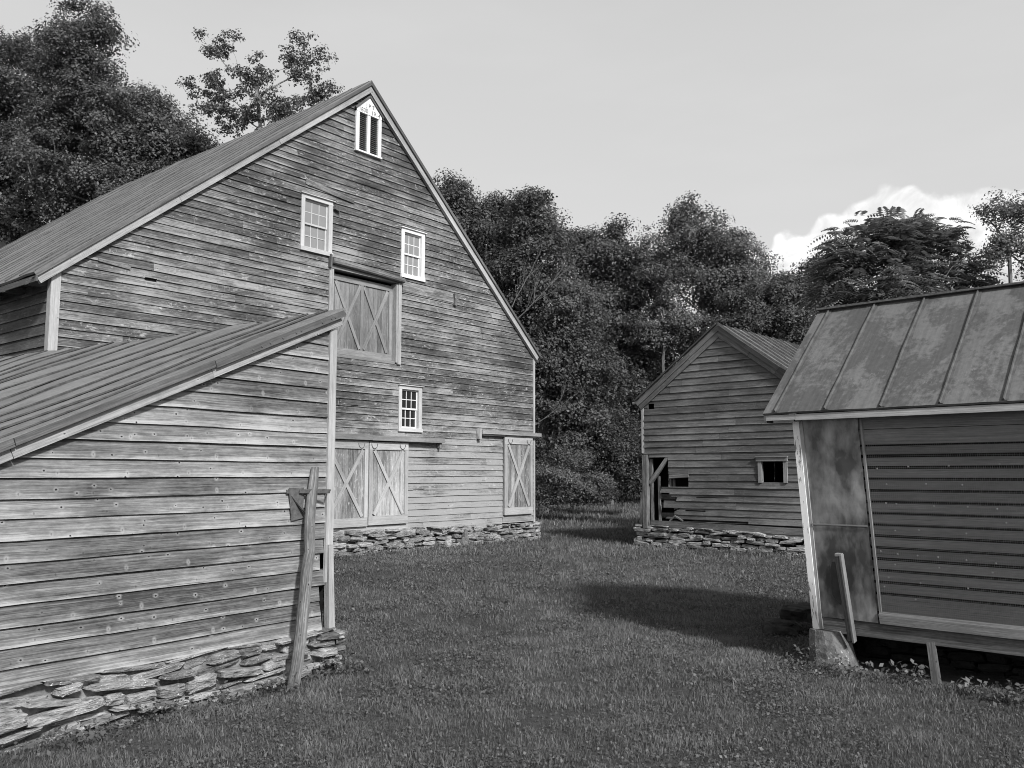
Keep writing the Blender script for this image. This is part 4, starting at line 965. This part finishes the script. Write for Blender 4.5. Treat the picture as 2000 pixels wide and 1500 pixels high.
# ================================================================== leaves and trees
def unit(a): return a/np.linalg.norm(a, axis=1)[:, None]
def at(u, v, y):
    """world point seen at photo pixel (u, v) at distance y"""
    a = (u-1000)/1700; c = -(v-750)/1700
    r = Vector((a, math.cos(PITCH)-math.sin(PITCH)*c, math.sin(PITCH)+math.cos(PITCH)*c)); return Vector((0, 0, EYE))+r*(y/r.y)
def make_tree(name, label, cat, base, lobes, nclump, nleaf, lsize, rc, leafm='leaf', bark='bark', seed=1, trunk_r=.16, group=None, flat=.58, fork=None, lead=.8, fronds=False, shell=.35, gap=0.0, branch_k=1.0, up=.6, gapk=0.0):
    nclump = int(nclump*1.5); nleaf = int(nleaf*.66)
    rg = np.random.default_rng(seed); R = random.Random(seed)
    root = bpy.data.objects.new(name, None); scn.collection.objects.link(root); root.location = base; look(root, label, cat, group)
    bx = np.array(base)
    C = np.array([l[:3] for l in lobes]); Rr = np.array([l[3:6] for l in lobes]); vol = np.prod(Rr, axis=1)**(2/3); vol = vol/vol.sum()
    pts = []; tries = 0
    while len(pts) < nclump and tries < nclump*60:
        tries += 1
        i = rg.choice(len(C), p=vol); d = rg.normal(size=3); d /= np.linalg.norm(d); rad = (shell+(1-shell)*rg.random()**.6)
        p = C[i]+d*Rr[i]*rad*(1+.42*fn(d[0]*2.2+seed, d[1]*2.2+i*3.1, d[2]*2.2))
        if p[2] < base[2]+.3: continue
        if gap and fn(p[0]*.55, p[1]*.55, p[2]*.55+seed) < -1+2*gap*.5 - 0.0 and fn(p[0]*.55, p[1]*.55, p[2]*.55+seed) < gap-.5: continue
        pts.append(p)
    pts = np.array(pts)
    # skeleton
    low = min(c[2]-r_[2] for c, r_ in zip(C, Rr)); fz = fork if fork else max(base[2]+.8, min(low+.6, base[2]+4))
    cen = C.mean(0)
    nodes = [np.array(base)+np.array([0, 0, -.1])]; par = [-1]
    topz = pts[:, 2].max()*lead+base[2]*(1-lead)
    K = 9; ctop = np.array([cen[0], cen[1], topz])
    for k in range(1, K+1):
        f = k/K; p = np.array(base)*(1-f)+ctop*f; p[0] += .25*fn(f*3, seed)*trunk_r*8*f; p[1] += .2*fn(f*3, seed+3)*trunk_r*8*f
        # straight lower stem
        if p[2] < fz: p[0] = base[0]+(p[0]-base[0])*.5; p[1] = base[1]+(p[1]-base[1])*.5
        nodes.append(p); par.append(k-1)
    order = np.argsort(np.linalg.norm((pts-cen)*np.array([1, 1, .7]), axis=1))
    for i in order:
        p = pts[i]; A = np.array(nodes); d = p-A; L = np.linalg.norm(d, axis=1)
        cost = L + np.maximum(0, A[:, 2]-p[2]+.15*L)*1.6 + np.where(A[:, 2] < fz-.3, 6, 0)
        j = int(np.argmin(cost)); q = nodes[j]
        if L[j] > 1.0:
            m_ = (p+q)/2 + np.array([0, 0, -.10*L[j]]) + rg.normal(size=3)*.06*L[j]; nodes.append(m_); par.append(j); j = len(nodes)-1
        nodes.append(p); par.append(j)
    cnt = np.zeros(len(nodes))
    ch = [0]*len(nodes)
    for i in range(len(nodes)-1, 0, -1):
        cnt[i] += 1; cnt[par[i]] += cnt[i]
    rad = trunk_r*np.sqrt(np.maximum(cnt, 1)/cnt[0])*branch_k; rad[:4] = np.maximum(rad[:4], trunk_r*.7)
    mb = MB(); base_v = Vector(base)
    def seg(i):
        a = Vector(nodes[par[i]])-base_v; b = Vector(nodes[i])-base_v; r0 = min(rad[par[i]], rad[i]*1.5) if i > K else rad[par[i]]; r1 = rad[i]
        mid = (a+b)/2 + Vector((R.uniform(-1, 1), R.uniform(-1, 1), R.uniform(-1, 1)))*(b-a).length*.05
        mb.tube([a, mid, b], [max(r0, .008), max((r0+r1)/2, .008), max(r1, .006)], 6 if i <= K else 4)
    for i in range(1, K+1): seg(i)
    mb.build('trunk', M[bark], root)
    mb = MB()
    for i in range(K+1, len(nodes)): seg(i)
    mb.build('branches', M[bark], root)
    # leaves
    Ps, Ns, Ss, Tn = [], [], [], []
    for p in pts:
        out = unit((p-cen)[None]*np.array([1, 1, .8]))[0]
        nl = int(nleaf*rg.uniform(.6, 1.4)); r_ = rc*.88*rg.choice([.45, .7, .95, 1.3])*rg.uniform(.85, 1.15); nl = max(8, int(nl*(r_/(rc*.88))**2*1.25))
        ct = rg.normal(0, .16)+.22*fn(p[0]*.4, p[1]*.4, p[2]*.4)
        if fronds:
            nf = max(6, nl//8)
            for _ in range(nf):
                d = unit((rg.normal(size=3)*np.array([1, 1, .35])+out*.5)[None])[0]; L = rg.uniform(.45, .8)*rc*1.5; side = unit(np.cross(d, [0, 0, 1.0])[None])[0]
                s0 = p+np.clip(rg.normal(size=3), -1.2, 1.2)*r_*.4
                for q in range(7):
                    f = (q+1.5)/8; c = s0+d*L*f+np.array([0, 0, .18*L*f-.55*L*f*f])
                    for sgn in (-1, 1):
                        ll = .27*rc*(1.15-abs(f-.45)); Ps.append(c+side*sgn*ll*.55+np.array([0, 0, -.12*ll])); Ns.append((side*sgn, d, ll)); Tn.append(ct+.5+rg.normal(0, .1))
            continue
        nl = int(nl*2.1); q = unit(rg.normal(size=(nl, 3))+np.array([0, 0, .45]))*(rg.random(nl)**.42)[:, None]*np.array([r_, r_, r_*flat])
        ph = rg.random(3)*9; q *= (1+.35*np.sin(q[:, :1]/r_*5+ph[0])*np.sin(q[:, 1:2]/r_*5+ph[1]))
        Ps.append(p+q)
        nn = unit(q/np.array([1, 1, flat])+1e-6)*.8+rg.normal(size=(nl, 3))*.55+np.array([0, 0, up])+out*.2; Ns.append(unit(nn)); Ss.append(lsize*.62*(.6+.8*rg.random(nl))); Tn.append(np.clip(.5+ct+rg.normal(0, .18, nl), 0, 1))
    if fronds:
        P = np.array(Ps); n = len(P); V = np.empty((n, 4, 3))
        S = np.array([a[0] for a in Ns]); D = np.array([a[1] for a in Ns]); LL = np.array([a[2] for a in Ns])[:, None]
        dirv = unit(S*.85+D*.35+np.array([0, 0, -.35])); wv = D*.30
        V[:, 0] = P-dirv*LL*.55; V[:, 1] = P+wv*LL*.75; V[:, 2] = P+dirv*LL*.6; V[:, 3] = P-wv*LL*.55
        V = V.reshape(-1, 3); T = np.clip(np.array(Tn), 0, 1)
    else:
        P = np.concatenate(Ps); V = leaf_quads(P, np.concatenate(Ns), np.concatenate(Ss)); T = np.concatenate(Tn); n = len(P)
    V = V-bx
    b = np.arange(n)*4; F = np.c_[b, b+1, b+2, b+3]
    fastmesh('crown', V, F, M[leafm], T, root)
    return root
def lob(Y, *es):
    out = []
    for e in es:
        u, v, ru, rv = e[:4]; dyp = e[4] if len(e) > 4 else 0; p = at(u, v, Y+dyp); s = (Y+dyp)/1700
        out.append((p.x, p.y, p.z, ru*s, max(ru, rv)*s*.8, rv*s))
    return out
def bpt(u, Y): p = at(u, 900, Y); return (p.x, p.y, G(p.x, p.y))
TG = 'trees standing behind the barns'
make_tree('maple_tree', 'tall dark leafy maple behind the big barn roof at the far left edge', 'tree', bpt(0, 38), lob(38, (-40, 230, 130, 170), (40, 150, 80, 100), (60, 330, 130, 130), (-60, 420, 150, 120), (70, 460, 120, 90)), 230, 260, .21, .95, 'leaf', seed=101, trunk_r=.28, group=TG, gap=.34)
make_tree('maple_tree', 'tallest dark maple rising behind the left slope of the big barn roof', 'tree', bpt(150, 35), lob(35, (160, 90, 60, 85), (140, 190, 95, 110), (230, 260, 105, 100), (160, 330, 120, 120), (300, 290, 85, 75), (370, 320, 75, 60), (270, 400, 120, 90)), 300, 260, .19, .85, 'leaf', seed=102, trunk_r=.26, group=TG, gap=.34)
make_tree('locust_tree', 'open airy tree with pale forking limbs above the big barn roof', 'tree', bpt(480, 31), lob(31, (430, 90, 40, 45), (420, 190, 50, 55), (500, 150, 60, 55), (590, 120, 55, 55), (620, 190, 40, 45), (540, 220, 70, 50), (460, 230, 50, 35), (380, 170, 15, 25)), 185, 38, .16, .33, 'leaf', 'bark_pale', seed=103, trunk_r=.06, group=TG, flat=.6, fork=5.4, shell=.1, branch_k=1.3, lead=.55)
make_tree('maple_tree', 'leafy tree just behind the right slope of the big barn gable', 'tree', bpt(930, 32), lob(32, (890, 410, 60, 60), (950, 480, 80, 70), (870, 500, 70, 80), (985, 440, 40, 60), (960, 600, 90, 90), (900, 650, 80, 90)), 190, 240, .17, .75, 'leaf', seed=104, trunk_r=.2, group=TG)
tw = make_tree('maple_tree', 'twin-topped maple between the big barn roofline and the open sky', 'tree', bpt(1060, 30), lob(30, (1035, 430, 45, 60), (1050, 520, 75, 75), (1080, 620, 80, 90), (1040, 700, 70, 90), (1110, 740, 85, 90), (1080, 860, 70, 90), (1000, 560, 60, 70)), 270, 250, .16, .7, 'leaf', seed=105, trunk_r=.2, group=TG, shell=.5)
make_tree('birch_tree', 'slim tree with a thin spire in the gap between the barns', 'tree', bpt(1190, 37), lob(37, (1130, 500, 45, 40), (1180, 520, 65, 50), (1205, 450, 12, 30), (1225, 560, 40, 50), (1170, 640, 90, 80), (1220, 740, 80, 90), (1160, 830, 80, 90)), 260, 230, .19, .8, 'leaf', seed=106, trunk_r=.17, group=TG, shell=.45)
make_tree('ash_tree', 'broad pointed ash above the small barn with sky showing through its middle', 'tree', bpt(1345, 36), lob(36, (1340, 420, 35, 40), (1330, 480, 75, 60), (1400, 490, 80, 60), (1280, 530, 55, 50), (1440, 548, 60, 50), (1380, 560, 70, 50), (1440, 600, 80, 50), (1485, 515, 22, 25), (1380, 660, 90, 40)), 260, 150, .17, .72, 'leaf_light', seed=107, trunk_r=.12, group=TG, gap=.34, fork=5.0, shell=.2)
make_tree('birch_tree', 'thin young tree whose sparse leaves half fill the sky gap left of the pointed ash', 'tree', bpt(1290, 35), lob(35, (1285, 590, 55, 55), (1320, 640, 55, 45), (1275, 660, 45, 40), (1300, 540, 50, 40)), 75, 110, .16, .5, 'leaf_light', seed=111, trunk_r=.06, group=TG, shell=.1, fork=3.5, lead=.7)
make_tree('ash_tree', 'low rounded tree between the pointed ash and the fern-leaved tree', 'tree', bpt(1520, 33), lob(33, (1490, 600, 70, 60), (1545, 572, 50, 45), (1600, 550, 45, 50), (1550, 640, 70, 60), (1460, 650, 60, 50)), 160, 190, .16, .62, 'leaf', seed=108, trunk_r=.15, group=TG)
make_tree('sumac_tree', 'fern-leaved sumac crown directly above the corn crib roof', 'tree', bpt(1760, 19), lob(19, (1655, 520, 50, 55), (1725, 480, 65, 55), (1795, 468, 62, 48), (1710, 560, 95, 55), (1825, 535, 75, 55), (1890, 545, 35, 40), (1640, 600, 55, 50), (1770, 610, 120, 50)), 230, 95, .16, .46, 'leaf_frond', 'bark', seed=109, trunk_r=.12, group=TG, fronds=True, fork=3.2)
make_tree('ash_tree', 'sparse light tree with thin bare stems at the far right edge', 'tree', bpt(2010, 18), lob(18, (1945, 420, 35, 40), (2000, 420, 50, 45), (1960, 480, 45, 35), (2030, 500, 60, 60), (1940, 510, 25, 20)), 125, 40, .085, .25, 'leaf_light', 'bark', seed=110, trunk_r=.04, lead=.55, group=TG, fork=3.6, shell=.1, flat=.7)
def twig(mb, p, d, L, r, R, depth):
    pts = [p]; q = Vector(p); dd = Vector(d)
    for k in range(4): dd = (dd+Vector((R.uniform(-.13, .13), R.uniform(-.1, .1), R.uniform(-.08, .14)))).normalized(); q = q+dd*L/4; pts.append(q.copy())
    mb.tube(pts, [r, r*.88, r*.76, r*.62, r*.45], 5)
    if depth:
        for k in (1, 2, 2, 3, 4): mb_d = (dd+Vector((R.uniform(-.6, .6), R.uniform(-.3, .3), R.uniform(-.25, .5)))).normalized(); twig(mb, pts[k], mb_d, L*R.uniform(.45, .7), r*.5, R, depth-1)
R9 = random.Random(4)
for (u0, v0, u1, v1, r_) in ((1008, 625, 1070, 575, .022), (1000, 600, 1030, 540, .018), (1045, 830, 1095, 790, .014)):
    mb = MB(); a = at(u0, v0, 26.6); b_ = at(u1, v1, 26.6); tb = Vector(tw.location); twig(mb, a-tb, (b_-a).normalized(), (b_-a).length*1.2, r_, R9, 2); mb.build('bare_limb', M['bark'], tw)
# hedgerow behind and shrubs at its foot
BG = 'trees of the dark hedgerow behind the barns'
names = ['dense hedgerow tree directly right of the big barn corner', 'dense hedgerow tree in the middle of the gap between barns', 'dense hedgerow tree touching the small barn left eave', 'dense hedgerow tree behind the small barn ridge', 'dense hedgerow tree behind the corn crib roof corner', 'dense hedgerow tree rising behind the middle of the corn crib']
for i, (u, Y, w_) in enumerate(((1060, 42, 110), (1160, 45, 110), (1260, 43, 100), (1400, 46, 120), (1560, 44, 120), (1760, 46, 150))):
    make_tree('hedgerow_tree', names[i], 'tree', bpt(u, Y), lob(Y, (u, 740 if i in (2, 3) else 700, w_, 70 if i in (2, 3) else 90), (u-30, 800, w_, 80), (u+30, 870, w_, 70), (u, 930, w_, 40)), 130, 150, .34, 1.15, 'leaf_dark', seed=120+i, trunk_r=.16, group=BG, shell=.4)
make_tree('shrub', 'pale bushy shrub at the big barn right corner', 'shrub', bpt(1120, 27), lob(27, (1110, 930, 60, 50), (1160, 960, 40, 30), (1075, 960, 35, 30)), 75, 170, .10, .42, 'leaf_light', seed=140, trunk_r=.03, group='shrubs at the wood edge', fork=.5)
make_tree('shrub', 'dark bushy shrub between pale shrub and small barn', 'shrub', bpt(1215, 30), lob(30, (1215, 900, 55, 60), (1190, 850, 50, 50), (1240, 950, 30, 25)), 75, 170, .12, .5, 'leaf_dark', seed=141, trunk_r=.03, group='shrubs at the wood edge', fork=.5)

# weeds along the footings
def weeds(name, pts, n, h, s, seed, label=None, cat=None):
    rg = np.random.default_rng(seed); P, N_, S, T = [], [], [], []
    for (x, y) in pts:
        z = G(x, y); k = int(n*rg.uniform(.5, 1.5)); q = rg.normal(size=(k, 3))*np.array([.07, .07, 0]); q[:, 2] = rg.random(k)*h*rg.uniform(.5, 1.2)
        P.append(np.array([x, y, z])+q); N_.append(unit(rg.normal(size=(k, 3))*.6+np.array([0, -.2, .8]))); S.append(s*(.5+rg.random(k))); T.append(np.clip(rg.normal(.45, .2, k), 0, 1))
    P = np.concatenate(P); V = leaf_quads(P, np.concatenate(N_), np.concatenate(S)); b = np.arange(len(P))*4
    o = fastmesh(name, V, np.c_[b, b+1, b+2, b+3], M['leaf_weed'], np.concatenate(T)); return o
def along(W, a0, a1, o, n, seed):
    R = random.Random(seed); (ox, oy), (dx_, dy_) = W; out = []
    for _ in range(n): a = R.uniform(a0, a1); oo = o+R.gauss(0, .06); out.append((ox+a*dx_+oo*dy_, oy+a*dy_-oo*dx_))
    return out
wp = along(PXW, 4.4, BW+.2, .3, 34, 1)+along(SHW, -3.2, .3, .2, 40, 2)+along(BKW, -.2, KW, .3, 22, 3)+along(COW, -.1, 1.9, .12, 26, 4)
w_ = weeds('weeds', wp, 26, .13, .032, 9); look(w_, kind='stuff')
spots = [(.48, .06, .08, 'small round-leaved weed beside the corn crib pier'), (.86, .0, .15, 'clover-like weed left of the leaning prop under the corn crib'), (1.28, .10, .10, 'broad-leaved weed right of the leaning prop under the corn crib'), (1.62, .16, .09, 'broad pale-leaved plant in the grass nearest the right edge of the photo')]
for k, (a, o_, h_, lb) in enumerate(spots):
    (ox, oy), (dx_, dy_) = COW; x, y = ox+a*dx_+o_*dy_, oy+a*dy_-o_*dx_
    rg = np.random.default_rng(200+k); n = 22; q = rg.normal(size=(n, 3))*np.array([.06, .06, 0]); q[:, 2] = .02+rg.random(n)*h_
    V = leaf_quads(q, unit(rg.normal(size=(n, 3))*.45+np.array([0, -.3, .8])), .035+.025*rg.random(n), .7); mbs = MB()
    root = bpy.data.objects.new('weed_plant', None); scn.collection.objects.link(root); root.location = (x, y, G(x, y)); look(root, lb, 'plant', 'weeds by the corn crib')
    for q4 in range(n): fastmesh('leaf', V[q4*4:q4*4+4], np.array([[0, 1, 2, 3]]), M['leaf_weed'], np.array([.95]), root)
    for p in q[::3]: mbs = MB(); mbs.tube([(0, 0, -.02), (p[0]*.6, p[1]*.6, p[2]*.6), tuple(p)], [.003, .0025, .002], 4); mbs.build('stem', M['leaf_weed'], root)
# loose stones: pile behind the crib corner, stones at the barn footing
def boulder(name, loc, r, seed, label, cat='stone', mat='stone', group=None):
    import bmesh
    bm = bmesh.new(); bmesh.ops.create_icosphere(bm, subdivisions=3, radius=1)
    for v in bm.verts:
        c = v.co; k = 1+.45*fn(c.x*1.2+seed, c.y*1.2, c.z*1.5)+.05*fn(c.x*3, c.y*3+seed, c.z*9); c = Vector([math.copysign(abs(q)**.6, q) for q in c]); v.co = Vector((c.x*r[0]*k, c.y*r[1]*k, max(c.z, -.5)*r[2]*k))
    me = bpy.data.meshes.new(name); bm.to_mesh(me); bm.free(); me.uv_layers.new(name='uv'); me.uv_layers.new(name='aux'); me.materials.append(M[mat])
    o = bpy.data.objects.new(name, me); scn.collection.objects.link(o); o.location = loc; o.rotation_euler = (0, 0, seed); look(o, label, cat, group); return o
boulder('stone', (2.72, 9.0, .06), (.24, .16, .07), 1.3, 'flat shaded stone in front of the pile behind the corn crib corner', mat='mortar', group='loose stones')  # dark mortar colour puts the corner's shade into both stones
boulder('stone', (2.98, 9.12, .16), (.20, .18, .11), 2.1, 'darker upper stone against the corn crib corner', mat='mortar', group='loose stones')
